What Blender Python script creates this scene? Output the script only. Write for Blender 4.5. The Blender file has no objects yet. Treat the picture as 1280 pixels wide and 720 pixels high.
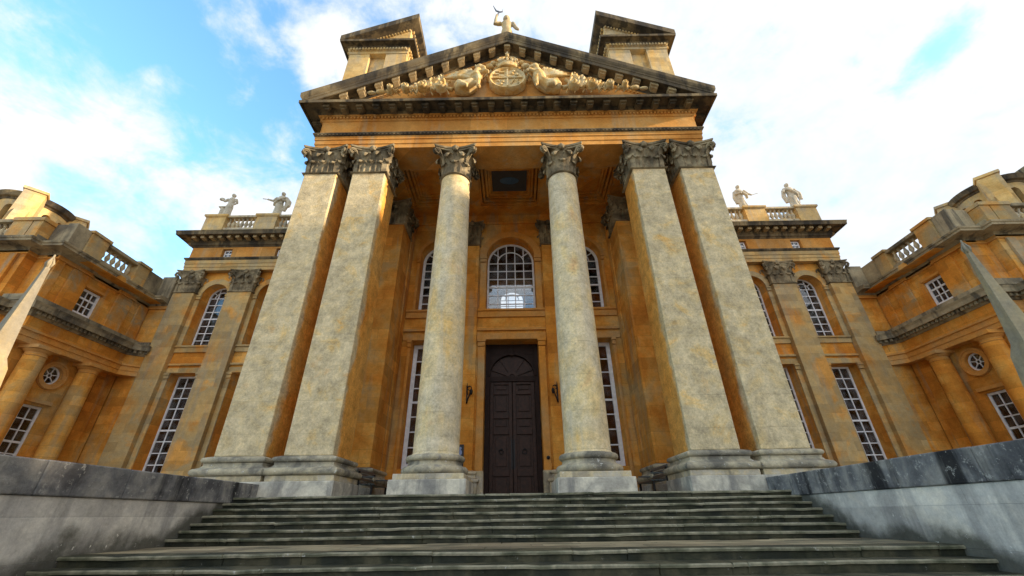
import bpy, bmesh, math, random
from mathutils import Vector, Matrix
random.seed(7)
R = math.radians
sc = bpy.context.scene
col = sc.collection

# ------------------------------------------------------------------ camera
F_PX, PITCH, ROLL, YAW, CAMX = 510.63, .5072, .0138, -.0037, .1166
cam_d = bpy.data.cameras.new('camera')
cam = bpy.data.objects.new('camera', cam_d); col.objects.link(cam)
cam_d.sensor_width = 36; cam_d.sensor_fit = 'HORIZONTAL'
cam_d.lens = 36 * F_PX / 1280
cam_d.clip_start = .05; cam_d.clip_end = 6000
Rx = Vector((math.cos(YAW), -math.sin(YAW), 0)); Fh = Vector((math.sin(YAW), math.cos(YAW), 0))
Fw = Fh * math.cos(PITCH) + Vector((0, 0, math.sin(PITCH)))
Up = -Fh * math.sin(PITCH) + Vector((0, 0, math.cos(PITCH)))
cr = Rx * math.cos(ROLL) - Up * math.sin(ROLL)
cu = Rx * math.sin(ROLL) + Up * math.cos(ROLL)
M4 = Matrix((cr, cu, -Fw)).transposed().to_4x4(); M4.translation = Vector((CAMX, 0, 0))
cam.matrix_world = M4
sc.camera = cam

# ------------------------------------------------------------------ exposure, sky, sun
sc.view_settings.view_transform = 'Standard'
sc.view_settings.look = 'None'
sc.view_settings.gamma = 1.0
sc.view_settings.use_curve_mapping = False
sc.view_settings.exposure = 1.35
SUN_EL, SUN_AZ = R(17), R(102)       # azimuth from the -y axis (behind the camera) towards +x is set below
SUN_A = R(80)                         # degrees to the right of straight behind the camera
sdir = Vector((math.sin(SUN_A) * math.cos(SUN_EL), -math.cos(SUN_A) * math.cos(SUN_EL), math.sin(SUN_EL)))
sun_d = bpy.data.lights.new('sun', 'SUN'); sun = bpy.data.objects.new('sun', sun_d); col.objects.link(sun)
sun_d.energy = 3.6; sun_d.angle = R(1.0); sun_d.color = (1, .80, .56)
sun.rotation_euler = sdir.to_track_quat('Z', 'Y').to_euler(); sun.location = (40, -10, 40)

w = bpy.data.worlds.new('World'); sc.world = w; w.use_nodes = True
nt = w.node_tree; nt.nodes.clear()
def N(t, typ, **kw):
    n = t.nodes.new(typ)
    for k, v in kw.items():
        if k == 'inp':
            for a, b in v.items(): n.inputs[a].default_value = b
        else: setattr(n, k, v)
    return n
def lk(t, a, b): t.links.new(a, b)
def math_n(t, op, a, b=None, c=None, clamp=False):
    n = t.nodes.new('ShaderNodeMath'); n.operation = op; n.use_clamp = clamp
    for i, v in enumerate((a, b, c)):
        if v is None: continue
        if isinstance(v, (int, float)): n.inputs[i].default_value = v
        else: t.links.new(v, n.inputs[i])
    return n.outputs[0]
def pix_dir(u, v):
    return (Fw + cr * ((u - 640) / F_PX) + cu * ((360 - v) / F_PX)).normalized()
out = N(nt, 'ShaderNodeOutputWorld'); bg = N(nt, 'ShaderNodeBackground', inp={'Strength': .095})
sky = N(nt, 'ShaderNodeTexSky', sky_type='NISHITA'); sky.sun_disc = False
sky.sun_elevation = SUN_EL; sky.sun_rotation = math.atan2(sdir.x, sdir.y)
sky.air_density = 1.0; sky.dust_density = .4; sky.ozone_density = 1.6
tc = N(nt, 'ShaderNodeTexCoord')
mp = N(nt, 'ShaderNodeMapping'); mp.inputs['Scale'].default_value = (1.0, 1.0, 1.35); mp.inputs['Location'].default_value = (.37, .2, .1)
lk(nt, tc.outputs['Generated'], mp.inputs['Vector'])
n1 = N(nt, 'ShaderNodeTexNoise', inp={'Scale': 4.6, 'Detail': 10, 'Roughness': .62, 'Distortion': .15}); lk(nt, mp.outputs[0], n1.inputs['Vector'])
n2 = N(nt, 'ShaderNodeTexNoise', inp={'Scale': 1.1, 'Detail': 2}); lk(nt, mp.outputs[0], n2.inputs['Vector'])
sepw = N(nt, 'ShaderNodeSeparateXYZ'); lk(nt, tc.outputs['Generated'], sepw.inputs[0])
def band(pa, pb, sig, cpt, clen):
    """a gap in the cloud cover: a great-circle strip through two sky directions"""
    a, b = pix_dir(*pa), pix_dir(*pb); nv = a.cross(b).normalized(); c = pix_dir(*cpt)
    d1 = N(nt, 'ShaderNodeVectorMath', operation='DOT_PRODUCT'); lk(nt, tc.outputs['Generated'], d1.inputs[0]); d1.inputs[1].default_value = nv
    q = math_n(nt, 'POWER', math_n(nt, 'ABSOLUTE', math_n(nt, 'DIVIDE', d1.outputs['Value'], sig)), 2)
    d2 = N(nt, 'ShaderNodeVectorMath', operation='DOT_PRODUCT'); lk(nt, tc.outputs['Generated'], d2.inputs[0]); d2.inputs[1].default_value = c
    q2 = math_n(nt, 'MULTIPLY', math_n(nt, 'SUBTRACT', 1.0, d2.outputs['Value']), 1 / clen)
    return math_n(nt, 'EXPONENT', math_n(nt, 'MULTIPLY', math_n(nt, 'ADD', q, q2), -1.0))
b1 = band((130, -5), (400, 190), .085, (285, 60), .12)
b2 = band((1250, -20), (1150, 90), .030, (1195, 40), .012)
cv = math_n(nt, 'ADD', math_n(nt, 'MULTIPLY', n1.outputs[0], 1.0), math_n(nt, 'MULTIPLY', n2.outputs[0], .35))
n3 = N(nt, 'ShaderNodeTexNoise', inp={'Scale': 9.5, 'Detail': 8, 'Roughness': .6, 'Distortion': .6}); lk(nt, mp.outputs[0], n3.inputs['Vector'])
cv = math_n(nt, 'ADD', cv, math_n(nt, 'MULTIPLY', math_n(nt, 'SUBTRACT', n3.outputs[0], .5), .55))
cv = math_n(nt, 'ADD', cv, math_n(nt, 'MULTIPLY', sepw.outputs['X'], .17))
cv = math_n(nt, 'SUBTRACT', cv, math_n(nt, 'MULTIPLY', b1, .25))
cv = math_n(nt, 'SUBTRACT', cv, math_n(nt, 'MULTIPLY', b2, .27))
mr = N(nt, 'ShaderNodeMapRange', interpolation_type='SMOOTHSTEP'); mr.inputs['From Min'].default_value = .34; mr.inputs['From Max'].default_value = .66
lk(nt, cv, mr.inputs['Value'])
cr_ = N(nt, 'ShaderNodeValToRGB'); lk(nt, n1.outputs[0], cr_.inputs[0])
cr_.color_ramp.elements[0].position = .3; cr_.color_ramp.elements[0].color = (.70, .82, .98, 1)
cr_.color_ramp.elements[1].position = .62; cr_.color_ramp.elements[1].color = (1.0, .995, .985, 1)
cs = N(nt, 'ShaderNodeVectorMath', operation='SCALE'); lk(nt, cr_.outputs[0], cs.inputs[0])
mry = N(nt, 'ShaderNodeMapRange', interpolation_type='SMOOTHSTEP')          # cloud behind the camera set brighter than ahead, as added fill on the facade
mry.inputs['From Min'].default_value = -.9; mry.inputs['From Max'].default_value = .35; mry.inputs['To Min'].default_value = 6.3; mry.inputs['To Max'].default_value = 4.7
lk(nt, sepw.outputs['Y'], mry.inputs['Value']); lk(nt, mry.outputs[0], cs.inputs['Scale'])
ss = N(nt, 'ShaderNodeVectorMath', operation='MULTIPLY'); lk(nt, sky.outputs[0], ss.inputs[0]); ss.inputs[1].default_value = (1.7, 2.35, 2.45)
mx = N(nt, 'ShaderNodeMix', data_type='RGBA')
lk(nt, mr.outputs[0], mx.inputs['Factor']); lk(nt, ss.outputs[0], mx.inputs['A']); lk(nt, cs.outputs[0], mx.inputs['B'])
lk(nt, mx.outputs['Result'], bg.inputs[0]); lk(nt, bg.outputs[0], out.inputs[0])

# ------------------------------------------------------------------ materials
def ramp(t, fac, stops, interp='LINEAR'):
    n = t.nodes.new('ShaderNodeValToRGB'); n.color_ramp.interpolation = interp
    el = n.color_ramp.elements
    while len(el) > 1: el.remove(el[-1])
    el[0].position = stops[0][0]; el[0].color = (*stops[0][1], 1)
    for p, c in stops[1:]:
        e = el.new(p); e.color = (*c, 1)
    t.links.new(fac, n.inputs[0]); return n.outputs[0]
def mixc(t, f, a, b, mode='MIX'):
    n = t.nodes.new('ShaderNodeMix'); n.data_type = 'RGBA'; n.blend_type = mode
    for k, v in (('Factor', f), ('A', a), ('B', b)):
        if isinstance(v, (int, float)): n.inputs[k].default_value = v
        elif isinstance(v, tuple): n.inputs[k].default_value = (*v, 1)
        else: t.links.new(v, n.inputs[k])
    return n.outputs['Result']
def noise(t, vec, scale, detail=4, rough=.55, dist=0, size=None):
    if size:
        m = t.nodes.new('ShaderNodeMapping'); m.inputs['Scale'].default_value = size; t.links.new(vec, m.inputs[0]); vec = m.outputs[0]
    n = t.nodes.new('ShaderNodeTexNoise'); n.inputs['Scale'].default_value = scale; n.inputs['Detail'].default_value = detail
    n.inputs['Roughness'].default_value = rough; n.inputs['Distortion'].default_value = dist
    t.links.new(vec, n.inputs['Vector']); return n.outputs[0]
def base_mat(name, rough=.85):
    m = bpy.data.materials.new(name); m.use_nodes = True
    t = m.node_tree; p = t.nodes['Principled BSDF']; p.inputs['Roughness'].default_value = rough
    return m, t, p
def stone(name, patch, streak=None, streak_amt=.5, streak_lo=.48, joints=(1.1, .46), joint_dark=.55, speck=None, speck_at=.66,
          grain=.25, bump=.35, rough=.9, weather=None, patch_scale=.55, spec=.2, dirt=False, floor=False, jvar=1.0):
    """natural limestone: patch colours by a large noise, vertical rain streaks, ashlar joints, lichen specks, fine grain"""
    m, t, p = base_mat(name, rough)
    p.inputs['Specular IOR Level'].default_value = spec
    g = t.nodes.new('ShaderNodeNewGeometry'); P = g.outputs['Position']
    c = ramp(t, noise(t, P, patch_scale, 6, .6, .4), patch)
    if weather:                       # rain-washed outer face of the pier: pale on the side that faces the weather
        wcol, wmin, wmax, top = weather
        o = t.nodes.new('ShaderNodeTexCoord'); s = t.nodes.new('ShaderNodeSeparateXYZ'); t.links.new(o.outputs['Object'], s.inputs[0])
        ny = noise(t, P, 1.1, 5, .6)
        yy = math_n(t, 'ADD', s.outputs['Y'], math_n(t, 'MULTIPLY', math_n(t, 'SUBTRACT', ny, .5), .95))
        mrn = t.nodes.new('ShaderNodeMapRange'); mrn.interpolation_type = 'SMOOTHSTEP'
        mrn.inputs['From Min'].default_value = wmin; mrn.inputs['From Max'].default_value = wmax
        mrn.inputs['To Min'].default_value = 1; mrn.inputs['To Max'].default_value = 0
        t.links.new(yy, mrn.inputs['Value'])
        pale = ramp(t, noise(t, P, .9, 7, .65, .5), wcol)
        zz = math_n(t, 'ADD', s.outputs['Z'], math_n(t, 'MULTIPLY', ny, 1.2))
        mz = t.nodes.new('ShaderNodeMapRange'); mz.interpolation_type = 'SMOOTHSTEP'
        mz.inputs['From Min'].default_value = top; mz.inputs['From Max'].default_value = top + .7
        mz.inputs['To Min'].default_value = 1; mz.inputs['To Max'].default_value = .35
        t.links.new(zz, mz.inputs['Value'])
        c = mixc(t, math_n(t, 'MULTIPLY', mrn.outputs[0], mz.outputs[0]), c, pale)
    if streak:
        f = noise(t, P, 1.7, 5, .6, .2, (1, 1, .12))
        mrn = t.nodes.new('ShaderNodeMapRange'); mrn.inputs['From Min'].default_value = streak_lo; mrn.inputs['From Max'].default_value = streak_lo + .11
        mrn.inputs['To Max'].default_value = streak_amt; t.links.new(f, mrn.inputs['Value'])
        c = mixc(t, mrn.outputs[0], c, streak)
    if dirt:                          # splash dirt that follows the line of the stair along the wall
        s = t.nodes.new('ShaderNodeSeparateXYZ'); t.links.new(P, s.inputs[0])
        a1 = math_n(t, 'MULTIPLY', math_n(t, 'DIVIDE', math_n(t, 'SUBTRACT', s.outputs[1], 9.0), 1.75, clamp=True), .9)
        a2 = math_n(t, 'MULTIPLY', math_n(t, 'MAXIMUM', math_n(t, 'SUBTRACT', 7.05, s.outputs[1]), 0.0), .40)
        hgt = math_n(t, 'ADD', math_n(t, 'SUBTRACT', math_n(t, 'SUBTRACT', s.outputs[2], a1), -.45), a2)
        hgt = math_n(t, 'SUBTRACT', hgt, math_n(t, 'MULTIPLY', math_n(t, 'SUBTRACT', noise(t, P, 1.6, 6, .65), .42), .9))
        mrn = t.nodes.new('ShaderNodeMapRange'); mrn.interpolation_type = 'SMOOTHSTEP'
        mrn.inputs['From Min'].default_value = -.02; mrn.inputs['From Max'].default_value = .34; mrn.inputs['To Min'].default_value = .93; mrn.inputs['To Max'].default_value = 0
        t.links.new(hgt, mrn.inputs['Value']); c = mixc(t, mrn.outputs[0], c, (.07, .07, .055))
    if speck:
        f = noise(t, P, 7, 8, .78)
        mrn = t.nodes.new('ShaderNodeMapRange'); mrn.inputs['From Min'].default_value = speck_at; mrn.inputs['From Max'].default_value = speck_at + .04
        t.links.new(f, mrn.inputs['Value']); c = mixc(t, mrn.outputs[0], c, speck)
    gn = noise(t, P, 15, 8, .88)
    gm = noise(t, P, 3.2, 6, .7)
    gv = math_n(t, 'ADD', math_n(t, 'ADD', .97, math_n(t, 'MULTIPLY', math_n(t, 'SUBTRACT', gn, .5), grain * 4.2)), math_n(t, 'MULTIPLY', math_n(t, 'SUBTRACT', gm, .5), grain * 3.0))
    sc_ = t.nodes.new('ShaderNodeVectorMath'); sc_.operation = 'SCALE'; t.links.new(c, sc_.inputs[0]); t.links.new(gv, sc_.inputs['Scale']); c = sc_.outputs[0]
    h = math_n(t, 'ADD', math_n(t, 'MULTIPLY', gn, .5), math_n(t, 'MULTIPLY', noise(t, P, 6, 5, .6), .9))
    if joints:
        sx = t.nodes.new('ShaderNodeSeparateXYZ'); t.links.new(P, sx.inputs[0])
        cb = t.nodes.new('ShaderNodeCombineXYZ'); t.links.new(sx.outputs[0] if floor else math_n(t, 'ADD', sx.outputs[0], sx.outputs[1]), cb.inputs[0]); t.links.new(sx.outputs[1] if floor else math_n(t, 'ADD', sx.outputs[2], 1.6), cb.inputs[1])
        br = t.nodes.new('ShaderNodeTexBrick'); t.links.new(cb.outputs[0], br.inputs['Vector'])
        br.inputs['Scale'].default_value = 1; br.inputs['Brick Width'].default_value = joints[0]; br.inputs['Row Height'].default_value = joints[1]
        br.inputs['Mortar Size'].default_value = .006; br.inputs['Mortar Smooth'].default_value = .3
        br.inputs['Color1'].default_value = (*[1 - q * jvar for q in (.22, .23, .24)], 1); br.inputs['Color2'].default_value = (*[1 + q * jvar for q in (.12, .11, .08)], 1)
        br.inputs['Mortar'].default_value = (joint_dark, joint_dark, joint_dark, 1)
        c = mixc(t, 1.0, c, br.outputs['Color'], 'MULTIPLY')
        h = math_n(t, 'SUBTRACT', h, math_n(t, 'MULTIPLY', br.outputs['Fac'], .8))
    t.links.new(c, p.inputs['Base Color'])
    b = t.nodes.new('ShaderNodeBump'); b.inputs['Strength'].default_value = bump; b.inputs['Distance'].default_value = .03
    t.links.new(h, b.inputs['Height']); t.links.new(b.outputs[0], p.inputs['Normal'])
    return m
W1, W2, W3 = (.62, .250, .036), (.68, .340, .072), (.53, .190, .025)
GREY, CREAM = (.40, .35, .24), (.64, .52, .31)
M = {}
M['warm'] = stone('warm stone', [(.33, W3), (.46, W1), (.56, W2), (.66, (.54, .35, .14))], streak=(.38, .29, .16), streak_amt=.55, streak_lo=.54, joint_dark=.68, jvar=1.0)
M['warm_trim'] = stone('warm trim', [(.3, W1), (.5, (.56, .27, .07)), (.7, (.45, .32, .16))], joints=None)
M['mid'] = stone('weathered stone', [(.34, (.58, .28, .07)), (.44, (.50, .33, .13)), (.56, (.43, .33, .17)), (.66, (.60, .31, .08))], streak=(.32, .28, .20), streak_amt=.55, streak_lo=.5, joint_dark=.85)
M['strip'] = stone('orange weathered stone', [(.34, W3), (.46, W1), (.55, (.52, .28, .09)), (.62, (.40, .31, .18)), (.7, W2)], streak=(.36, .31, .22), streak_amt=.7, streak_lo=.53, joint_dark=.85)
M['gcorn'] = stone('grey cornice stone', [(.33, (.13, .11, .08)), (.47, (.30, .25, .16)), (.6, (.40, .33, .21))], streak=(.07, .065, .055), streak_amt=.8, streak_lo=.50, joints=None, speck=(.5, .47, .4), speck_at=.62)
M['modil'] = stone('lit-toned modillion stone', [(.35, (.30, .22, .12)), (.5, (.42, .33, .19)), (.65, (.22, .18, .12))], joints=None, patch_scale=2)  # lit tone put into the colour, paler than the cornice around the modillions
PALE = [(.32, (.64, .40, .14)), (.40, (.57, .45, .245)), (.50, (.53, .445, .285)), (.58, (.60, .49, .29)), (.66, (.66, .46, .19)), (.72, (.44, .39, .29))]
M['pier'] = stone('pier stone', [(.3, W1), (.5, W2), (.7, (.55, .31, .09))], joints=(3.2, .92), joint_dark=.88, grain=.50, jvar=.3, weather=(PALE, .10, .34, 11.9), bump=.6)
M['column'] = stone('column stone', [(.32, (.64, .44, .17)), (.43, (.65, .52, .29)), (.52, (.60, .51, .335)), (.60, (.67, .53, .27)), (.7, (.60, .38, .18))],
                    streak=(.50, .46, .36), streak_amt=.5, joints=(60, 1.06), joint_dark=.9, jvar=.15, speck=(.42, .36, .25), speck_at=.60, grain=.42, bump=.7)
M['base'] = stone('base stone', [(.36, (.30, .26, .19)), (.47, (.54, .45, .28)), (.56, (.46, .42, .34)), (.66, (.60, .46, .24))], streak=(.18, .17, .14), streak_amt=.6, streak_lo=.51, joints=None, patch_scale=1.3, speck=(.62, .62, .58), speck_at=.62)
M['torus'] = stone('torus stone', [(.36, (.15, .14, .115)), (.46, (.29, .265, .20)), (.57, (.47, .41, .28)), (.66, (.24, .225, .19))], joints=None, speck=(.6, .6, .56), speck_at=.60, bump=.8, patch_scale=1.4)
M['plinth'] = stone('plinth stone', [(.35, (.54, .51, .42)), (.48, (.36, .34, .29)), (.6, (.60, .56, .45))], streak=(.19, .185, .175), streak_amt=.75, streak_lo=.5, joints=None, patch_scale=1.1)
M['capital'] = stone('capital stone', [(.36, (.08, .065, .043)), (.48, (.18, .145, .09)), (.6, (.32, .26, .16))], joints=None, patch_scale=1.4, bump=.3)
M['cornice'] = stone('cornice stone', [(.34, (.055, .045, .034)), (.5, (.13, .10, .06)), (.66, (.26, .20, .11))], streak=(.03, .028, .025), streak_amt=.8, streak_lo=.47, joints=None)  # dark stone, its colour deepened further for the shade under the soffits
M['frieze'] = stone('frieze stone', [(.3, (.50, .20, .035)), (.5, (.58, .28, .07)), (.7, (.54, .34, .14))], streak=(.42, .36, .24), streak_amt=.4, streak_lo=.55, joints=(1.6, 2), joint_dark=.85)
M['attic'] = stone('attic stone', [(.35, (.58, .36, .12)), (.5, (.62, .44, .19)), (.65, (.44, .36, .23))], streak=(.34, .32, .26), streak_amt=.5, joint_dark=.8)
M['statue'] = stone('statue stone', [(.34, (.40, .36, .28)), (.48, (.52, .48, .39)), (.6, (.42, .39, .31)), (.7, (.25, .23, .19))], joints=None, patch_scale=2.4, bump=.4)
M['relief'] = stone('relief stone', [(.35, (.50, .29, .09)), (.47, (.60, .42, .18)), (.57, (.60, .50, .30)), (.68, (.40, .32, .19))], joints=None, patch_scale=3.0, bump=.5)
M['step'] = stone('step stone', [(.35, (.016, .019, .010)), (.46, (.042, .043, .024)), (.56, (.090, .082, .048)), (.68, (.026, .031, .017))], streak=(.02, .024, .018), streak_amt=.7, streak_lo=.48, joints=None, speck=(.30, .30, .27), speck_at=.64, bump=.6, rough=.65, spec=.3, patch_scale=1.3)
M['nosing'] = stone('pale step edge', [(.34, (.05, .055, .03)), (.46, (.13, .128, .08)), (.56, (.26, .24, .165)), (.68, (.085, .09, .055))], joints=None, speck=(.42, .42, .38), speck_at=.62, bump=.5, rough=.6, spec=.35, patch_scale=1.6)
M['paving'] = stone('paving stone', [(.35, (.13, .125, .085)), (.5, (.27, .235, .155)), (.65, (.38, .32, .21))], joints=(1.1, .5), joint_dark=.35, floor=True, jvar=2.0, bump=.4, rough=.55, spec=.4, patch_scale=.8)
M['coping'] = stone('coping stone', [(.34, (.09, .09, .095)), (.48, (.18, .18, .18)), (.6, (.29, .28, .255))], streak=(.014, .014, .016), streak_amt=.92, streak_lo=.52, joints=None, speck=(.34, .335, .31), speck_at=.568, bump=.8, patch_scale=2.0)
M['retaining'] = stone('retaining wall stone', [(.35, (.46, .44, .41)), (.46, (.68, .65, .58)), (.56, (.55, .53, .49)), (.66, (.74, .68, .57))], streak=(.29, .28, .27), streak_amt=.7, speck=(.70, .68, .62), speck_at=.63, streak_lo=.5, joints=(1.9, .55), joint_dark=.9, bump=.5, dirt=True)
M['obelisk'] = stone('obelisk stone', [(.35, (.46, .32, .10)), (.5, (.40, .30, .13)), (.62, (.25, .21, .14))], streak=(.22, .21, .18), streak_amt=.6, joints=None)
M['gravel'] = stone('gravel', [(.3, (.30, .26, .19)), (.5, (.36, .31, .23)), (.7, (.26, .23, .18))], joints=None, grain=.6, bump=.8)
def plain(name, c, rough=.5, metal=0, nz=.12, scale=6, spec=.5):
    m, t, p = base_mat(name, rough); p.inputs['Metallic'].default_value = metal; p.inputs['Specular IOR Level'].default_value = spec
    g = t.nodes.new('ShaderNodeNewGeometry'); f = noise(t, g.outputs['Position'], scale, 5, .6)
    lo = tuple(v * (1 - nz) for v in c); hi = tuple(min(1, v * (1 + nz)) for v in c)
    t.links.new(ramp(t, f, [(.35, lo), (.65, hi)]), p.inputs['Base Color']); return m
M['paint'] = plain('white paint', (.72, .73, .76), .45)
M['wood'] = plain('dark door wood', (.034, .014, .008), .5, nz=.45, scale=9, spec=.25)
M['woodframe'] = plain('door frame wood', (.022, .011, .008), .6, nz=.3, spec=.18)
M['iron'] = plain('black iron', (.015, .015, .016), .45, .6)
M['bronze'] = plain('bronze', (.09, .10, .13), .5, .7)
M['bench'] = plain('painted slats', (.035, .05, .055), .35)
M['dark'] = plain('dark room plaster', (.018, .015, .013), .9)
M['curtain'] = plain('pale curtain', (.42, .38, .33), .9, scale=3)
M['slate'] = plain('roof lead', (.20, .20, .21), .6)
M['panel'] = plain('ceiling panel paint', (.05, .055, .06), .7)
M['blue'] = plain('ceiling medallion blue', (.05, .12, .22), .6)
M['board'] = plain('notice board black', (.012, .013, .018), .35)
M['boardblue'] = plain('notice board print', (.20, .27, .48), .5)
def glass_mat():
    m = bpy.data.materials.new('window glass'); m.use_nodes = True; t = m.node_tree; t.nodes.clear()
    o = t.nodes.new('ShaderNodeOutputMaterial'); tr = t.nodes.new('ShaderNodeBsdfTransparent'); tr.inputs[0].default_value = (.92, .94, .95, 1)
    gl = t.nodes.new('ShaderNodeBsdfGlossy'); gl.inputs['Roughness'].default_value = .04
    fr = t.nodes.new('ShaderNodeFresnel'); fr.inputs[0].default_value = 2.0
    mxs = t.nodes.new('ShaderNodeMixShader'); t.links.new(fr.outputs[0], mxs.inputs[0]); t.links.new(tr.outputs[0], mxs.inputs[1]); t.links.new(gl.outputs[0], mxs.inputs[2])
    g = t.nodes.new('ShaderNodeNewGeometry'); b = t.nodes.new('ShaderNodeBump'); b.inputs['Strength'].default_value = .5
    t.links.new(noise(t, g.outputs['Position'], 1.5, 2), b.inputs['Height']); t.links.new(b.outputs[0], gl.inputs['Normal'])
    df = t.nodes.new('ShaderNodeBsdfDiffuse'); df.inputs[0].default_value = (.62, .66, .72, 1)       # patchy pale blue-grey mixed over the panes
    mx2 = t.nodes.new('ShaderNodeMixShader'); nz_ = noise(t, g.outputs['Position'], 2.3, 4)
    t.links.new(math_n(t, 'MULTIPLY', math_n(t, 'SUBTRACT', nz_, .40, clamp=True), .28), mx2.inputs[0])
    t.links.new(mxs.outputs[0], mx2.inputs[1]); t.links.new(df.outputs[0], mx2.inputs[2])
    t.links.new(mx2.outputs[0], o.inputs[0]); return m
M['glass'] = glass_mat()

# ------------------------------------------------------------------ object helpers
WP = {}
def tag(o, label=None, cat=None, group=None, kind=None):
    if label: o['label'] = label
    if cat: o['category'] = cat
    if group: o['group'] = group
    if kind: o['kind'] = kind
    return o
def empty(name, loc, label=None, cat=None, group=None):
    o = bpy.data.objects.new(name, None); col.objects.link(o); o.location = loc; o.empty_display_size = .3
    WP[o.name] = Vector(loc); tag(o, label, cat, group); return o
def place(o, parent, wloc):
    wloc = Vector(wloc); col.objects.link(o) if o.name not in col.objects else None
    if parent: o.parent = parent; o.location = wloc - WP[parent.name]
    else: o.location = wloc
    WP[o.name] = wloc; return o
class MB:
    def __init__(s): s.v = []; s.f = []
    def add(s, vs, fs):
        n = len(s.v); s.v += [tuple(v) for v in vs]; s.f += [tuple(i + n for i in f) for f in fs]; return s
    def box(s, x0, x1, y0, y1, z0, z1):
        v = [(x, y, z) for z in (z0, z1) for y in (y0, y1) for x in (x0, x1)]
        return s.add(v, [(0, 2, 3, 1), (4, 5, 7, 6), (0, 1, 5, 4), (2, 6, 7, 3), (0, 4, 6, 2), (1, 3, 7, 5)])
    def tbox(s, T, s0, s1, d0, d1, z0, z1):
        v = [T(a, d, z) for z in (z0, z1) for d in (d0, d1) for a in (s0, s1)]
        return s.add(v, [(0, 2, 3, 1), (4, 5, 7, 6), (0, 1, 5, 4), (2, 6, 7, 3), (0, 4, 6, 2), (1, 3, 7, 5)])
    def loft(s, rings, caps=True, close=True):
        n = len(rings[0]); vs = [p for r in rings for p in r]; fs = []
        for i in range(len(rings) - 1):
            for j in range(n if close else n - 1):
                k = (j + 1) % n; fs.append((i * n + j, i * n + k, (i + 1) * n + k, (i + 1) * n + j))
        if caps: fs += [tuple(range(n))[::-1], tuple((len(rings) - 1) * n + j for j in range(n))]
        return s.add(vs, fs)
    def lathe(s, c, prof, n=40, a0=0):
        return s.loft([[(c[0] + r * math.cos(a0 + 2 * math.pi * j / n), c[1] + r * math.sin(a0 + 2 * math.pi * j / n), c[2] + z) for j in range(n)] for r, z in prof])
    def prism(s, poly, axis, a, b):
        """poly of 2-D points extruded along 'x','y' or 'z'"""
        def P(p, t): return {'x': (t, p[0], p[1]), 'y': (p[0], t, p[1]), 'z': (p[0], p[1], t)}[axis]
        return s.loft([[P(p, a) for p in poly], [P(p, b) for p in poly]])
    def tube(s, pts, rad, n=8):
        pts = [Vector(p) for p in pts]; rings = []
        for i, p in enumerate(pts):
            d = (pts[min(i + 1, len(pts) - 1)] - pts[max(i - 1, 0)]).normalized()
            a = d.cross(Vector((.13, .31, .94)) if abs(d.z) < .9 else Vector((1, .1, 0))).normalized(); b = d.cross(a)
            r = rad[i] if isinstance(rad, (list, tuple)) else rad
            rings.append([p + (a * math.cos(2 * math.pi * j / n) + b * math.sin(2 * math.pi * j / n)) * r for j in range(n)])
        return s.loft(rings)
    def ball(s, c, r, n=10, m=7):
        r = r if isinstance(r, (tuple, list)) else (r, r, r)
        rings = []
        for i in range(m):
            a = math.pi * (i + .04 if i == 0 else (i - .04 if i == m - 1 else i)) / (m - 1)
            rings.append([(c[0] + r[0] * math.sin(a) * math.cos(2 * math.pi * j / n), c[1] + r[1] * math.sin(a) * math.sin(2 * math.pi * j / n), c[2] - r[2] * math.cos(a)) for j in range(n)])
        return s.loft(rings)
    def sweep(s, path, prof, closed=False):
        """mouldings: profile of (out, z) points carried along a plan path, mitred; out is to the right of travel"""
        n = len(path); P = [Vector(p) for p in path]; rings = []
        for i in range(n):
            if closed: d0 = (P[i] - P[i - 1]).normalized(); d1 = (P[(i + 1) % n] - P[i]).normalized()
            else:
                d0 = (P[i] - P[i - 1]).normalized() if i else (P[1] - P[0]).normalized()
                d1 = (P[i + 1] - P[i]).normalized() if i < n - 1 else d0
            n0 = Vector((d0.y, -d0.x)); n1_ = Vector((d1.y, -d1.x)); m = n0 + n1_; m = m / (m.length_squared / 2) if m.length_squared > 1e-6 else n0
            rings.append([(P[i].x + m.x * o, P[i].y + m.y * o, z) for o, z in prof])
        if closed: rings.append(rings[0])
        return s.loft(rings, caps=not closed)
    def along(s, path, step, wd, o0, o1, z0, z1, skip=.35):
        """small blocks (modillions, dentils) set out evenly along a moulding path"""
        for i in range(len(path) - 1):
            a, b = Vector(path[i]), Vector(path[i + 1]); L = (b - a).length; d = (b - a) / L; nn = Vector((d.y, -d.x))
            k = max(1, round((L) / step))
            for j in range(k):
                c = a + d * (L * (j + .5) / k); v = []
                for z in (z0, z1):
                    for o in (o0, o1):
                        for q in (-wd / 2, wd / 2):
                            p = c + d * q + nn * o; v.append((p.x, p.y, z))
                s.add(v, [(0, 2, 3, 1), (4, 5, 7, 6), (0, 1, 5, 4), (2, 6, 7, 3), (0, 4, 6, 2), (1, 3, 7, 5)])
        return s
    def mesh(s, name, mat, off=(0, 0, 0), smooth=False, ang=None):
        me = bpy.data.meshes.new(name); off = Vector(off)
        me.from_pydata([tuple(Vector(v) - off) for v in s.v], [], s.f)
        bm = bmesh.new(); bm.from_mesh(me)
        bmesh.ops.recalc_face_normals(bm, faces=bm.faces); bm.to_mesh(me); bm.free()
        me.materials.append(mat)
        if smooth:
            for p in me.polygons: p.use_smooth = True
            if ang: me.set_sharp_from_angle(angle=R(ang))
        return me
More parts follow.
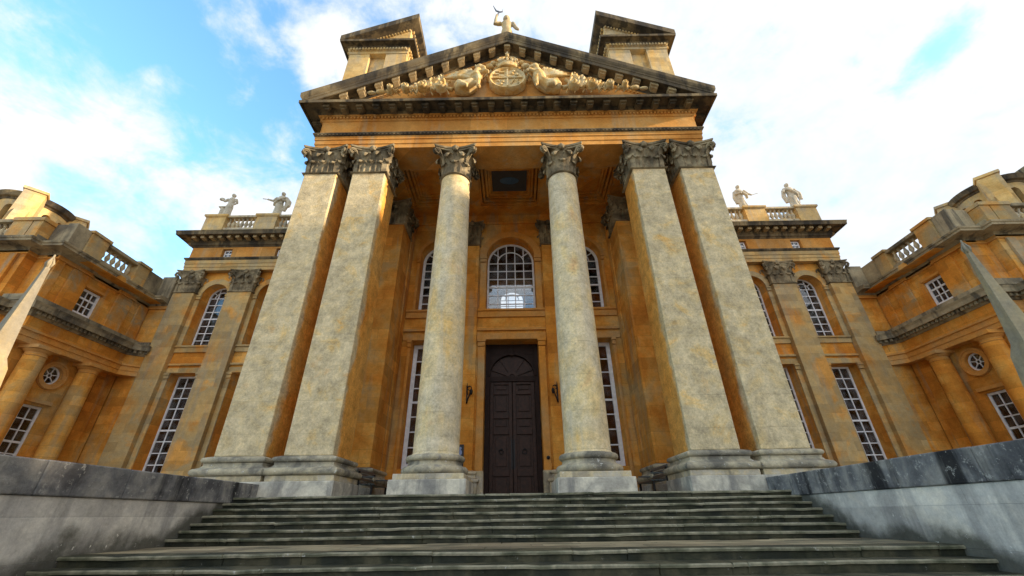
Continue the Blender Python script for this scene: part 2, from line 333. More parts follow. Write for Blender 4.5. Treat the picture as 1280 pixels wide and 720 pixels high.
    def build(s, name, mat, parent=None, at=None, smooth=False, ang=None, bevel=0, label=None, off=None):
        """at = world position of the object's origin (mesh coordinates are world ones)"""
        at = Vector(at) if at is not None else (WP[parent.name].copy() if parent else Vector((0, 0, 0)))
        o = bpy.data.objects.new(name, s.mesh(name, mat, at, smooth, ang))
        place(o, parent, at)
        if bevel:
            b = o.modifiers.new('bevel', 'BEVEL'); b.width = bevel; b.segments = 2; b.limit_method = 'ANGLE'; b.angle_limit = R(40); b.harden_normals = False
        if label: o['label'] = label
        return o
def copy_tree(o, parent, wloc):
    c = o.copy(); col.objects.link(c)
    if parent: c.parent = parent; c.location = Vector(wloc) - WP[parent.name]
    else: c.location = wloc
    WP[c.name] = Vector(wloc)
    for ch in o.children: copy_tree(ch, c, Vector(wloc) + (WP[ch.name] - WP[o.name]))
    return c
def copy_part(o, parent, d):
    return copy_tree(o, parent, WP[o.name] + Vector(d))

def wall(mb, T, s0, s1, z0, z1, ops, depth):
    """a wall of real thickness with openings cut through. ops: (centre, half width, sill, spring/top, rise) rise 0 = flat"""
    groups = {}
    for o in ops: groups.setdefault((round(o[0] - o[1], 3), round(o[0] + o[1], 3)), []).append(o)
    x = s0
    def block(a, b, lo, hi):
        if b - a > 1e-4 and hi - lo > 1e-4: mb.tbox(T, a, b, 0, depth, lo, hi)
    for (a, b), L in sorted(groups.items()):
        block(x, a, z0, z1); zz = z0
        for (c, h, lo, sp, rise) in sorted(L, key=lambda q: q[2]):
            block(a, b, zz, lo)
            if rise > 0:
                nx = [q for q in sorted(L, key=lambda q: q[2]) if q[2] > lo]
                ceil_ = sp + rise + .02
                K = 18; arc = [(c - h * math.cos(math.pi * i / K), sp + rise * math.sin(math.pi * i / K)) for i in range(K + 1)]
                for i in range(K):
                    (p, q), (r, t) = arc[i], arc[i + 1]
                    v = [T(p, 0, q), T(r, 0, t), T(r, 0, ceil_), T(p, 0, ceil_), T(p, depth, q), T(r, depth, t), T(r, depth, ceil_), T(p, depth, ceil_)]
                    mb.add(v, [(0, 1, 2, 3), (7, 6, 5, 4), (0, 4, 5, 1), (2, 6, 7, 3)])
                zz = ceil_
            else: zz = sp
        block(a, b, zz, z1); x = b
    block(x, s1, z0, z1)
def oculus_wall(mb, T, c, zc, r, a, b, lo, hi, depth):
    """square panel of wall a..b, lo..hi with a round hole"""
    K = 32
    def edge(th):
        cx, sx = math.cos(th), math.sin(th)
        k = min(((b - c) / cx if cx > 1e-6 else 1e9), ((a - c) / cx if cx < -1e-6 else 1e9), ((hi - zc) / sx if sx > 1e-6 else 1e9), ((lo - zc) / sx if sx < -1e-6 else 1e9))
        return c + cx * k, zc + sx * k
    ths = [2 * math.pi * i / K + math.pi / K * 0 for i in range(K)] + [math.atan2(z - zc, s - c) % (2 * math.pi) for s in (a, b) for z in (lo, hi)]
    ths = sorted(set(round(t, 6) for t in ths)); n = len(ths); v = []; f = []
    for t in ths:
        e = edge(t); i_ = (c + r * math.cos(t), zc + r * math.sin(t))
        v += [T(i_[0], 0, i_[1]), T(e[0], 0, e[1]), T(i_[0], depth, i_[1]), T(e[0], depth, e[1])]
    for i in range(n):
        j = (i + 1) % n
        f += [(4 * i, 4 * i + 1, 4 * j + 1, 4 * j), (4 * i + 2, 4 * j + 2, 4 * j + 3, 4 * i + 3), (4 * i, 4 * j, 4 * j + 2, 4 * i + 2)]
    mb.add(v, f)
def arch_ring(mb, T, c, sp, r0, r1, d0, d1, rise0=None, K=20, zlow=None):
    q = 1 if rise0 is None else rise0 / r0
    pts = [(math.cos(math.pi * i / K), math.sin(math.pi * i / K) * q) for i in range(K + 1)]
    rings = []
    for (cx, sx) in pts:
        a, b = (c - cx * r0, sp + sx * r0), (c - cx * r1, sp + sx * r1)
        rings.append([T(a[0], d0, a[1]), T(b[0], d0, b[1]), T(b[0], d1, b[1]), T(a[0], d1, a[1])])
    mb.loft(rings)

def window(parent, T, c, h, z0, sp, arch, cols, rows, d, fw=.07, room=True, curtain=0, label=None, glazed=True):
    """painted sash window: frame (part) > glazing_bars, pane (sub-parts); d = set-back from the wall face"""
    mb = MB()
    mb.tbox(T, c - h, c - h + fw, d, d + .10, z0, sp); mb.tbox(T, c + h - fw, c + h, d, d + .10, z0, sp)
    mb.tbox(T, c - h + fw, c + h - fw, d - .02, d + .12, z0, z0 + fw * 1.4)
    if arch: arch_ring(mb, T, c, sp, h - fw, h, d, d + .10)
    else: mb.tbox(T, c - h + fw, c + h - fw, d, d + .10, sp - fw, sp)
    fr = mb.build('window', M['paint'], parent, at=T(c, d, z0), label=label)
    b = MB(); zt = sp if arch else sp - fw; zb = z0 + fw * 1.4; wi = 2 * (h - fw); bw = .023
    for i in range(1, cols):
        x = c - h + fw + wi * i / cols; ex = 0
        if arch:
            dx = abs(x - c); ex = math.sqrt(max(0, (h - fw) ** 2 - dx ** 2)) + .01
        b.tbox(T, x - bw, x + bw, d + .015, d + .075, zb, zt + ex)
    for j in range(1, rows + (1 if arch else 0)):
        z = zb + (zt - zb) * j / rows
        thick = bw * (1.9 if j == (rows + 1) // 2 else 1)
        b.tbox(T, c - h + fw, c + h - fw, d + .02, d + .07, z - thick, z + thick)
    if arch:
        ri = (h - fw) * .62
        arch_ring(b, T, c, sp, ri - bw, ri + bw, d + .02, d + .07)
        for th in (35, 145):
            a = R(th); r_ = [(c + math.cos(a) * q, sp + math.sin(a) * q) for q in (ri, h - fw)]
            n_ = (-math.sin(a) * bw, math.cos(a) * bw)
            b.loft([[T(p[0] + k * n_[0], dd, p[1] + k * n_[1]) for k, dd in ((-1, d + .02), (1, d + .02), (1, d + .07), (-1, d + .07))] for p in r_])
    b.build('glazing_bars', M['paint'], fr)
    g = MB(); pts = [(c - h + .02, z0 + .02), (c + h - .02, z0 + .02)]
    if arch: pts += [(c + (h - .02) * math.cos(math.pi * i / 20), sp + (h - .02) * math.sin(math.pi * i / 20)) for i in range(21)]
    else: pts += [(c + h - .02, sp - .02), (c - h + .02, sp - .02)]
    g.loft([[T(x, d + .040, z) for x, z in pts], [T(x, d + .048, z) for x, z in pts]])
    if glazed: g.build('pane', M['glass'], fr)
    if curtain:
        k = MB(); xs = [c - h + .05 + (h * curtain) * i / 24 for i in range(25)]
        zt2 = sp + (h * .5 if arch else 0)
        k.loft([[T(x, d + .28 + .035 * math.sin(i * 1.9), z) for i, x in enumerate(xs)] + [T(x, d + .30 + .035 * math.sin(i * 1.9), z) for i, x in reversed(list(enumerate(xs)))] for z in (z0, zt2)])
        k.build('curtain', M['curtain'], fr)
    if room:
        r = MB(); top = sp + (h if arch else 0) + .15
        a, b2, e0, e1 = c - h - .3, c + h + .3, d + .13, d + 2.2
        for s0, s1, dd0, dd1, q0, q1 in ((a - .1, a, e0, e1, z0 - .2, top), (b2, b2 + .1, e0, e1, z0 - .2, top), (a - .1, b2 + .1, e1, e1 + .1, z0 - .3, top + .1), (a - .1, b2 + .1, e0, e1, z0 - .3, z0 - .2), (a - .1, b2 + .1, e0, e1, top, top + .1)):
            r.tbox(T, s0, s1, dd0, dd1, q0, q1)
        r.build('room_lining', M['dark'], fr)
    return fr

# ---- Corinthian capital -------------------------------------------------------------
def leaf(mb, base, outd, wd, ht, curl=1.0, lean=0.0):
    outd = Vector(outd).normalized(); side = Vector((-outd.y, outd.x, 0)); base = Vector(base)
    prof = [(0, 0), (.03, .25), (.05, .5), (.10, .74), (.20, .92), (.31, .99), (.40, .95), (.43, .84), (.40, .77)]
    wds = [.72, .86, .70, .98, .74, .92, .62, .46, .14]
    rings = []
    for i, ((o, z), q) in enumerate(zip(prof, wds)):
        o = o * curl * ht * .75 + lean * z * ht
        cpt = base + outd * o + Vector((0, 0, z * ht)); hw = wd / 2 * q; th = .022 + .02 * (1 - i / 8)
        up = outd
        rings.append([cpt + side * (-hw) + up * (-.01), cpt + side * (-hw * .45) + up * th * .9, cpt + up * th * 2.0, cpt + side * (hw * .45) + up * th * .9, cpt + side * hw + up * (-.01), cpt - up * th * .8])
    mb.loft(rings)
def volute(mb, c, diag, r=.17, th=.075):
    diag = Vector(diag).normalized(); side = Vector((-diag.y, diag.x, 0)); c = Vector(c); up = Vector((0, 0, 1))
    for k in (-1, 1):
        o = c + side * k * th * .62
        pts = []; rad = []
        for i in range(22):
            a = math.pi * 1.0 - i * .62; rr = r * (1 - i / 24.)
            pts.append(o + diag * (math.cos(a) * rr) + up * (math.sin(a) * rr)); rad.append(.052 * (1 - i / 30.))
        stem = [c - diag * .42 + up * -.52 + side * k * .02, c - diag * .36 + up * -.25 + side * k * .03, c - diag * .24 + up * -.05 + side * k * .04]
        mb.tube(stem + pts, [.03, .05, .055] + rad, 6)
def capital_mb(kind, hw, ht, seed=0):
    """kind 'round' (radius hw) or 'square' (half width hw); local origin at the astragal centre; square: plan -hw..hw both ways"""
    mb = MB(); rnd = random.Random(seed); ab = .15; za = ht - ab; e = hw + (.21 if kind == 'round' else .17)
    # astragal
    if kind == 'round': mb.lathe((0, 0, 0), [(hw * .8, -.09), (hw + .05, -.085), (hw + .085, -.045), (hw + .05, -.005), (hw * .8, 0)], 40)
    else: mb.sweep([(-hw, hw), (-hw, -hw), (hw, -hw), (hw, hw)], [(-.1, -.09), (.05, -.085), (.085, -.045), (.05, -.005), (-.1, 0)], closed=True)
    # bell
    if kind == 'round': mb.lathe((0, 0, 0), [(hw * .88, -.02), (hw * .88, ht * .5), (hw * .98, za - .12), (hw * 1.12, za)], 32)
    else: mb.loft([[(sx * q, sy * q, z) for sx, sy in ((-1, -1), (1, -1), (1, 1), (-1, 1))] for q, z in ((hw * .9, -.02), (hw * .9, ht * .5), (hw * .97, za - .1), (hw * 1.04, za))])
    # leaves
    if kind == 'round':
        for row, (n, h_, w_, off) in enumerate(((8, ht * .40, .44, 0), (8, ht * .70, .46, .5))):
            for i in range(n):
                a = 2 * math.pi * (i + off) / n + math.pi / 8 * 0
                d = (math.cos(a), math.sin(a)); leaf(mb, (d[0] * hw * .9, d[1] * hw * .9, 0), (*d, 0), w_, h_ * rnd.uniform(.96, 1.04), 1.15)
    else:
        for d in ((0, -1), (1, 0), (0, 1), (-1, 0)):
            sd = (-d[1], d[0])
            for k in (-.62, 0.0, .62):
                leaf(mb, (d[0] * hw * .92 + sd[0] * hw * k, d[1] * hw * .92 + sd[1] * hw * k, 0), (*d, 0), hw * .58, ht * .40 * rnd.uniform(.95, 1.05), 1.1)
            for k in (-.34, .34):
                leaf(mb, (d[0] * hw * .92 + sd[0] * hw * k, d[1] * hw * .92 + sd[1] * hw * k, 0), (*d, 0), hw * .60, ht * .70 * rnd.uniform(.96, 1.04), .95)
        for sx, sy in ((-1, -1), (1, -1), (1, 1), (-1, 1)):
            leaf(mb, (sx * hw * .88, sy * hw * .88, 0), (sx, sy, 0), hw * .62, ht * .44, 1.0)
            leaf(mb, (sx * hw * .90, sy * hw * .90, 0), (sx, sy, 0), hw * .62, ht * .72, .9)
    # volutes, helices, abacus, fleurons
    vd = e * 1.02
    for sx, sy in ((-1, -1), (1, -1), (1, 1), (-1, 1)): volute(mb, (sx * vd * .93, sy * vd * .93, za - .17), (sx, sy, 0), .165)
    for d in ((0, -1), (1, 0), (0, 1), (-1, 0)):
        sd = (-d[1], d[0])
        for k in (-1, 1):
            pts = []
            for i in range(12):
                a = math.pi * .5 + k * i * .5; rr = .09 * (1 - i / 14)
                pts.append((d[0] * (hw * 1.03 + .03) + sd[0] * (k * .17 + math.cos(a) * rr), d[1] * (hw * 1.03 + .03) + sd[1] * (k * .17 + math.cos(a) * rr), za - .20 + math.sin(a) * rr))
            mb.tube([(d[0] * hw * 1.0 + sd[0] * k * .05, d[1] * hw * 1.0 + sd[1] * k * .05, ht * .55)] + pts, [.03] + [.032] * 12, 5)
        mb.ball((d[0] * (e * .86), d[1] * (e * .86), za + .06), (.13, .13, .15), 9, 6)
        for q in range(5):
            a = math.pi * 2 * q / 5 + .3
            mb.ball((d[0] * (e * .90) + sd[0] * .1 * math.cos(a), d[1] * (e * .90) + sd[1] * .1 * math.cos(a), za + .05 + .1 * math.sin(a)), .06, 7, 5)
    def ab_poly(ee, inset):
        pts = []
        for q in range(4):
            a = math.pi / 2 * q - math.pi / 2
            d = (math.cos(a), math.sin(a)); sd = (-d[1], d[0])
            for k in range(-5, 6):
                u = k / 5.; dep = ee * (1 - .23 * (1 - abs(u) ** 1.7))
                pts.append((d[0] * dep + sd[0] * u * ee * .95, d[1] * dep + sd[1] * u * ee * .95))
        return pts
    mb.loft([[(*p, za) for p in ab_poly(e * .98, 0)], [(*p, za + ab * .45) for p in ab_poly(e * 1.0, 0)], [(*p, za + ab * .5) for p in ab_poly(e * 1.06, 0)], [(*p, ht) for p in ab_poly(e * 1.10, 0)]])
    return mb
def inst(mesh, name, parent, wloc, rz=0, scale=None):
    o = bpy.data.objects.new(name, mesh); place(o, parent, wloc)
    if scale: o.scale = scale
    if rz: o.rotation_euler.z = rz
    return o
SQB = [(-.2, .0), (.29, .0)]
def sq_base_prof(z0, s=1.0):
    """attic base for square piers, from upper plinth to the foot of the shaft"""
    T_ = []
    for i in range(7):
        a = -math.pi / 2 + math.pi * i / 6; T_.append((.20 * s + .085 * s * math.cos(a), z0 + .085 * s + .085 * s * math.sin(a)))
    T_ += [(.15 * s, z0 + .19 * s), (.11 * s, z0 + .24 * s), (.12 * s, z0 + .29 * s)]
    for i in range(7):
        a = -math.pi / 2 + math.pi * i / 6; T_.append((.10 * s + .07 * s * math.cos(a), z0 + .36 * s + .065 * s * math.sin(a)))
    return [(-.2, z0)] + T_ + [(.02, z0 + .45 * s), (-.2, z0 + .45 * s)]

# ================================================================== SETTING
GZ, FZ, LZ = -1.6, .45, -.45            # ground, portico floor, middle landing
g = MB(); g.add([(-2500, -2500, GZ), (2500, -2500, GZ), (2500, 2500, GZ), (-2500, 2500, GZ)], [(0, 1, 2, 3)])
tag(g.build('ground', M['gravel']), kind='structure')

# ---- staircase ----------------------------------------------------------------------
XW = 6.6
st = empty('stone_staircase', (0, 9, GZ), 'wide flight of dark mossy stone steps with a middle landing leading up to the portico', 'staircase')
def step(x0, x1, y0, y1, z0, z1, name='step', mat='step', seed=0):
    """one tread block: worn, slightly wavy nosing with a rounded edge"""
    rnd = random.Random(seed); n = 60; rings = []
    ph = [rnd.uniform(0, 6) for _ in range(4)]
    joints = sorted(rnd.uniform(x0 + .3, x1 - .3) for _ in range(8))
    xs = sorted([x0 + (x1 - x0) * i / n for i in range(n + 1)] + [j + q for j in joints for q in (-.012, -.005, .005, .012)])
    for x in xs:
        k = sum(1 for j in joints if j < x); jr = random.Random(seed * 31 + k); gap = any(abs(x - j) < .007 for j in joints)
        wv = .008 * math.sin(x * 1.7 + ph[0]) + .007 * math.sin(x * 4.3 + ph[1]) + rnd.uniform(-.003, .003) + jr.uniform(-.006, .006)
        hz = .006 * math.sin(x * 1.1 + ph[2]) + rnd.uniform(-.002, .002) + jr.uniform(-.004, .004)
        yf = y0 + wv + (.014 if gap else 0); zt = z1 + hz - (.006 if gap else 0) - (.010 if rnd.random() < .04 else 0)
        rings.append([(x, yf + .05, z0), (x, yf + .04, zt - .06), (x, yf, zt - .05), (x, yf - .004, zt - .022), (x, yf + .012, zt - .004), (x, yf + .04, zt), (x, y1, z1), (x, y1, z0)])
    mb = MB(); mb.loft(rings)
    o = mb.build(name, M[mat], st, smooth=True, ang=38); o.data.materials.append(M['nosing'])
    for p in o.data.polygons:            # the front edge is coloured lighter than the mossy riser
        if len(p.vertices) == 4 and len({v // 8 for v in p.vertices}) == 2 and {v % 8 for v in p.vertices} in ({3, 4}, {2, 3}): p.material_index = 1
    return o
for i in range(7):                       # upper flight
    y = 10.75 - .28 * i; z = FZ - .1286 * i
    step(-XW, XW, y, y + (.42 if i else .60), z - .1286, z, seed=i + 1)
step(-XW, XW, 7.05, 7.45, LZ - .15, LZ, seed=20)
lp = MB(); rnd = random.Random(3)
y = 7.452
while y < 8.98:                          # landing slabs
    d = min(.52, 9.0 - y); x = -XW
    while x < XW - .01:
        L = min(rnd.uniform(.7, 1.5), XW - x); z = LZ + rnd.uniform(-.006, .003)
        lp.box(x + .004, x + L - .004, y + .004, y + d - .004, LZ - .12, z); x += L
    y += d
lp.build('landing_paving', M['paving'], st, bevel=.008)
MB().box(-XW, XW, 7.4, 9.5, GZ, LZ - .13).build('landing_core', M['step'], st)
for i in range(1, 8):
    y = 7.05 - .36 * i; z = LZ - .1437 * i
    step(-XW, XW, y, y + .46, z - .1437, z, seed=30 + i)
pv = MB(); y = 11.352; rnd = random.Random(9)
while y < 17.3:
    d = min(.7, 17.3 - y); x = -8.4
    while x < 8.39:
        L = min(rnd.uniform(.8, 1.6), 8.4 - x); pv.box(x + .003, x + L - .003, y + .003, y + d - .003, FZ - .1, FZ + rnd.uniform(-.004, .002)); x += L
    y += d
# ---- retaining walls, obelisks --------------------------------------------------------
for s, lab in ((-1, 'pale stained retaining wall with thick lichen-spotted coping left of the steps'), (1, 'blue-grey shaded retaining wall with thick dark coping right of the steps')):
    rw = empty('retaining_wall', (s * 7.1, 7.6, GZ), lab, 'wall', 'walls flanking the steps')
    xa, xb = sorted((s * XW, s * 7.55))
    MB().box(xa, xb, 3.2, 11.72, GZ, .316).build('wall_body', M['retaining'], rw, bevel=.015)
    xa, xb = sorted((s * (XW - .035), s * 7.6))
    mb = MB(); ys = [3.15, 4.6, 6.25, 7.7, 9.3, 10.7, 11.74]
    for i in range(6):
        e = .008 * (i % 2)
        mb.box(xa - (e if s < 0 else 0) * 0, xb, ys[i] + .003, ys[i + 1] - .003, .318, .775 - .004 * (i % 2))
    mb.build('coping', M['coping'], rw, bevel=.02)
    ob = empty('stone_obelisk', (s * 8.25, 6.15, GZ), ('tapering carved stone obelisk lit by the sun beyond the left retaining wall' if s < 0 else 'tapering carved stone obelisk in grey shade beyond the right retaining wall'), 'obelisk', 'obelisks flanking the steps')
    mb = MB(); cx, cy = s * 8.25, 6.15; rings = []
    for i in range(23):
        q = i / 22; z = .45 + 3.72 * q
        hw = .03 + .17 * (1 - q) + .20 * (1 - q) ** 2 + (.05 if q < .50 else 0)
        if i == 22: hw = .02
        ring = []
        for k in range(24):                 # square plan turned a little, flanks slightly hollow, a bead on each edge
            a = 2 * math.pi * k / 24; e = abs((k % 6) - 3) / 3.0
            rad = hw * (1 / max(abs(math.cos(a - R(45))), abs(math.sin(a - R(45)))) if 0 else (.80 + .36 * e ** 1.5))
            ring.append((cx + rad * math.cos(a + R(28)), cy + rad * math.sin(a + R(28)), z))
        rings.append(ring)
    mb.loft(rings)
    mb.build('spire', M['obelisk'], ob, smooth=True, ang=35)
    mb = MB(); mb.tube([(cx, cy, 3.95), (cx, cy, 4.26)], [.035, .012], 8)
    for k in range(4):
        a = R(28) + k * math.pi / 2
        mb.tube([(cx + .008 * math.cos(a), cy + .008 * math.sin(a), 4.2), (cx + .05 * math.cos(a), cy + .05 * math.sin(a), 4.08), (cx + .03 * math.cos(a), cy + .03 * math.sin(a), 3.98)], [.012, .02, .015], 6)
    fo = mb.build('carved_finial', M['obelisk'], ob, smooth=True)
    mb = MB(); sq = [(cx - .36, cy + .36), (cx - .36, cy - .36), (cx + .36, cy - .36), (cx + .36, cy + .36)]
    mb.box(cx - .40, cx + .40, cy - .40, cy + .40, GZ, .30)
    mb.sweep(sq, [(-.15, .1), (.05, .12), (.12, .22), (.12, .34), (-.1, .46)], closed=True); mb.box(cx - .32, cx + .32, cy - .32, cy + .32, .3, .45)
    mb.sweep(sq, [(-.12, GZ), (.1, GZ), (.1, GZ + .3), (-.12, GZ + .45)], closed=True)
    mb.build('pedestal', M['obelisk'], ob)

# ================================================================== PALACE
pal = empty('palace', (0, 17, GZ), 'golden stone baroque palace front with a tall columned pediment portico and side wings', 'palace')
pv.build('portico_floor', M['paving'], pal)
MB().box(-8.4, 8.4, 11.7, 17.3, GZ, FZ - .11).build('podium', M['step'], pal)
AST, CAP = 12.1, 13.45                   # astragal and top of capitals
def TF(y0): return lambda s, d, z: (s, y0 + d, z)

# ---- round columns ---------------------------------------------------------------------
CY = 12.68
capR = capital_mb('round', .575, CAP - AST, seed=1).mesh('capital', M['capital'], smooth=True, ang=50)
def make_column(x):
    prof = []
    for i in range(25):
        q = i / 24; r = .665 - .085 * max(0, (q - .12) / .88) ** 1.6
        if i == 0: prof += [(.72, 1.50), (.70, 1.53)]
        prof.append((r, 1.56 + (AST - .02 - 1.56) * q))
    shaft = MB().lathe((x, CY, 0), prof, 56).build('column', M['column'], pal, at=(x, CY, FZ), smooth=True, ang=50)
    b = []
    for i in range(7):
        a = -math.pi / 2 + math.pi * i / 6; b.append((.83 + .115 * math.cos(a), 1.10 + .112 * math.sin(a)))
    b += [(.80, 1.22), (.765, 1.25), (.755, 1.30), (.77, 1.325)]
    for i in range(7):
        a = -math.pi / 2 + math.pi * i / 6; b.append((.75 + .095 * math.cos(a), 1.415 + .088 * math.sin(a)))
    MB().lathe((x, CY, 0), [(.5, .986)] + b + [(.71, 1.51), (.5, 1.52)], 56).build('base', M['torus'], shaft, smooth=True, ang=60)
    MB().box(x - .94, x + .94, CY - .94, CY + .94, .842, .985).build('plinth', M['base'], shaft, bevel=.015)
    MB().box(x - 1.02, x + 1.02, CY - 1.04, CY + 1.02, FZ, .84).build('plinth_block', M['plinth'], shaft, bevel=.02)
    inst(capR, 'capital', shaft, (x, CY, AST))
    return shaft
c0 = make_column(-2.2); copy_part(c0, pal, (4.4, 0, 0))
# ---- square piers ------------------------------------------------------------------------
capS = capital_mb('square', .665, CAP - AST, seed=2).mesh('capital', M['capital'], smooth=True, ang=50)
def make_pier(x, y, hw=.68, mat='pier', blk=True, cap=True, name='square_pier', z1=AST, parent=None):
    mb = MB(); zs = [1.5 + (z1 - 1.5) * i / 14 for i in range(15)]
    rings = []
    for i, z in enumerate(zs):
        q = i / 14; h = hw - .035 * max(0, q - .25) / .75
        rings.append([(x - h, y, z), (x + h, y, z), (x + h, y + 2 * hw, z), (x - h, y + 2 * hw, z)])
    mb.loft(rings)
    sh = mb.build(name, M[mat], parent or pal, at=(x, y, FZ), bevel=.025)
    sq = [(x - hw, y + 2 * hw), (x - hw, y), (x + hw, y), (x + hw, y + 2 * hw)]
    MB().sweep(sq, sq_base_prof(.985, 1.14), closed=True).build('base', M['torus'], sh, smooth=True, ang=50)
    MB().box(x - hw - .24, x + hw + .24, y - .24, y + 2 * hw + .24, .842, .984).build('plinth', M['base'], sh, bevel=.015)
    MB().box(x - hw - .29, x + hw + .29, y - .32, y + 2 * hw + .29, FZ, .84).build('plinth_block', M['plinth'], sh, bevel=.02)
    if cap: inst(capS, 'capital', sh, (x, y + hw, AST), scale=(hw / .68,) * 2 + (1,))
    return sh
p0 = make_pier(-5.6, 12.0); copy_part(p0, pal, (11.2, 0, 0))
p1 = make_pier(-7.53, 12.0); copy_part(p1, pal, (15.06, 0, 0))
# responds on the portico's back corners
r0 = make_pier(-5.63, 15.3, mat='warm', name='respond_pier'); copy_part(r0, pal, (11.26, 0, 0))
for s in (-1, 1):
    mb = MB(); xa, xb = sorted((s * 8.2, s * 5.0)); mb.box(xa, xb, 16.63, 17.9, FZ - .2, 14.4)
    xa, xb = sorted((s * 8.2, s * 6.32)); mb.box(xa, xb, 15.7, 16.63, FZ - .2, 14.4)
    xa, xb = sorted((s * 8.2, s * 7.6)); mb.box(xa, xb, 17.9, 22.2, GZ, 16)
    xa, xb = sorted((s * 4.93, s * 4.99)); mb.box(xa, xb, 16.7, 17.2, FZ, 13.4)
    mb.build('side_wall', M['warm'], pal)

# ---- back wall of the portico --------------------------------------------------------------
BY = 17.3; TB = TF(BY)
ops = [(0, 1.15, FZ - .2, 6.95, 0), (0, 1.2, 8.45, 11.4, 1.2)]
for s in (-1, 1): ops += [(s * 3.5, 1.03, 1.62, 6.95, 0), (s * 3.5, 1.03, 8.45, 11.45, 1.03)]
mb = MB()
ops_n = [(c, 1.2 if c == 0 else h, a, b, r) for c, h, a, b, r in ops]
wall(mb, TB, -5.0, 5.0, FZ - .2, 14.3, ops_n, .75)
mb.build('back_wall', M['warm'], pal)
tr = MB()
def bay_trim(mb, T, c, h, x0, x1, sill, spring, rise, low_top, strip=.30, low=True):
    """impost strips with little capitals, sill course and lintel mouldings of one window bay"""
    for k in (-1, 1):
        a, b = sorted((c + k * (h + .004), c + k * (h + strip)))
        mb.tbox(T, a, b, -.07, -.002, sill, spring - .35)
        mb.tbox(T, a - .04, b + .04, -.13, -.002, spring - .12, spring); mb.tbox(T, a - .02, b + .02, -.10, -.002, spring - .30, spring - .13)
        if low:
            mb.tbox(T, a, b, -.07, -.002, .5, low_top - .35)
            mb.tbox(T, a - .04, b + .04, -.14, -.002, low_top - .12, low_top); mb.tbox(T, a - .02, b + .02, -.10, -.002, low_top - .32, low_top - .13)
    arch_ring(mb, T, c, spring, h + .004, h + strip + .05, -.07, -.002)
    mb.tbox(T, x0, x1, -.16, -.002, sill - .10, sill); mb.tbox(T, x0, x1, -.09, -.002, sill - .40, sill - .102)
    mb.tbox(T, x0, x1, -.12, -.002, low_top + .42, low_top + .54); mb.tbox(T, x0, x1, -.06, -.002, low_top + .002, low_top + .30)
bay_trim(tr, TB, 0, 1.2, -1.575, 1.575, 8.45, 11.4, 1.2, 6.95)
for s in (-1, 1): bay_trim(tr, TB, s * 3.5, 1.03, min(s * 2.38, s * 4.92), max(s * 2.38, s * 4.92), 8.45, 11.45, 1.03, 6.95, strip=.36 if 0 else .12)
tr.build('window_surround', M['warm_trim'], pal, bevel=.012)
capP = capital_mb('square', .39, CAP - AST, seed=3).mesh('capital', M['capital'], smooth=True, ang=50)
for s in (-1, 1):
    x = s * 1.97
    pl = MB().box(x - .39, x + .39, BY - .16, BY - .002, 1.5, AST).build('pilaster', M['warm'], pal, at=(x, BY - .16, FZ), bevel=.015)
    sq = [(x - .39, BY), (x - .39, BY - .16), (x + .39, BY - .16), (x + .39, BY)]
    MB().sweep(sq, sq_base_prof(1.06)).build('base', M['base'], pl, smooth=True, ang=50)
    MB().box(x - .6, x + .6, BY - .40, BY - .002, FZ, 1.062).build('plinth', M['base'], pl, bevel=.015)
    inst(capP, 'capital', pl, (x, BY + .2, AST))
mb = MB(); mb.box(-4.95, 4.95, BY - .12, BY - .003, CAP + .002, 14.0); mb.build('inner_entablature', M['warm'], pal)
for s in (-1, 1):
    window(pal, TB, s * 3.5, 1.02, 8.455, 11.45, True, 4, 6, .55, fw=.13)
    window(pal, TB, s * 3.5, 1.02, 1.625, 6.945, False, 3, 8, .55, fw=.17, curtain=0)
# central window looks through the hall to an arched window in its far wall
window(pal, TB, 0, 1.19, 8.455, 11.4, True, 5, 6, .58, fw=.09, room=False)
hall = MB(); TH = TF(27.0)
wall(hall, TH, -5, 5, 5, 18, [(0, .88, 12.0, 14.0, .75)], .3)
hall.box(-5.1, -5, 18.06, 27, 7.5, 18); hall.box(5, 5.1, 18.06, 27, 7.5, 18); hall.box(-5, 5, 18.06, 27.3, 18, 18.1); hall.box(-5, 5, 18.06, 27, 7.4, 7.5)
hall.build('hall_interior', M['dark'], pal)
window(pal, TH, 0, .87, 12.005, 14.0, True, 3, 4, .1, fw=.05, room=False, glazed=False)
# ---- door -------------------------------------------------------------------------------------
TD = TF(BY + .62)
door = MB()
wall(door, TD, -1.2, 1.2, FZ, 6.95, [(0, .98, FZ, 5.45, .98)], .16)
door.tbox(TD, -1.02, 1.02, -.06, .10, 5.18, 5.42)
arch_ring(door, TD, 0, 5.45, .985, 1.10, -.05, -.002); door.tbox(TD, -.09, .09, -.09, -.003, 6.38, 6.72)
for k in (-1, 1): door.tbox(TD, k * 1.09 - .1, k * 1.09 + .1, -.05, -.003, FZ, 5.4)
dfr = door.build('door', M['woodframe'], pal, at=(0, BY + .62, FZ), bevel=.01)
tym = MB()
for i in range(20):
    a0, a1 = math.pi * i / 20, math.pi * (i + 1) / 20
    tym.add([TD(0, .10, 5.4), TD(.99 * math.cos(a0), .10, 5.42 + .99 * math.sin(a0)), TD(.99 * math.cos(a1), .10, 5.42 + .99 * math.sin(a1)), TD(0, .14, 5.4), TD(.99 * math.cos(a0), .14, 5.42 + .99 * math.sin(a0)), TD(.99 * math.cos(a1), .14, 5.42 + .99 * math.sin(a1))], [(0, 1, 2), (5, 4, 3), (1, 4, 5, 2)])
for th in (20, 57, 90, 123, 160):
    a = R(th); n_ = (-math.sin(a) * .035, math.cos(a) * .035)
    tym.loft([[TD(math.cos(a) * q + k * n_[0], dd, 5.43 + math.sin(a) * q + k * n_[1]) for k, dd in ((-1, .04), (1, .04), (1, .10), (-1, .10))] for q in (.12, .97)])
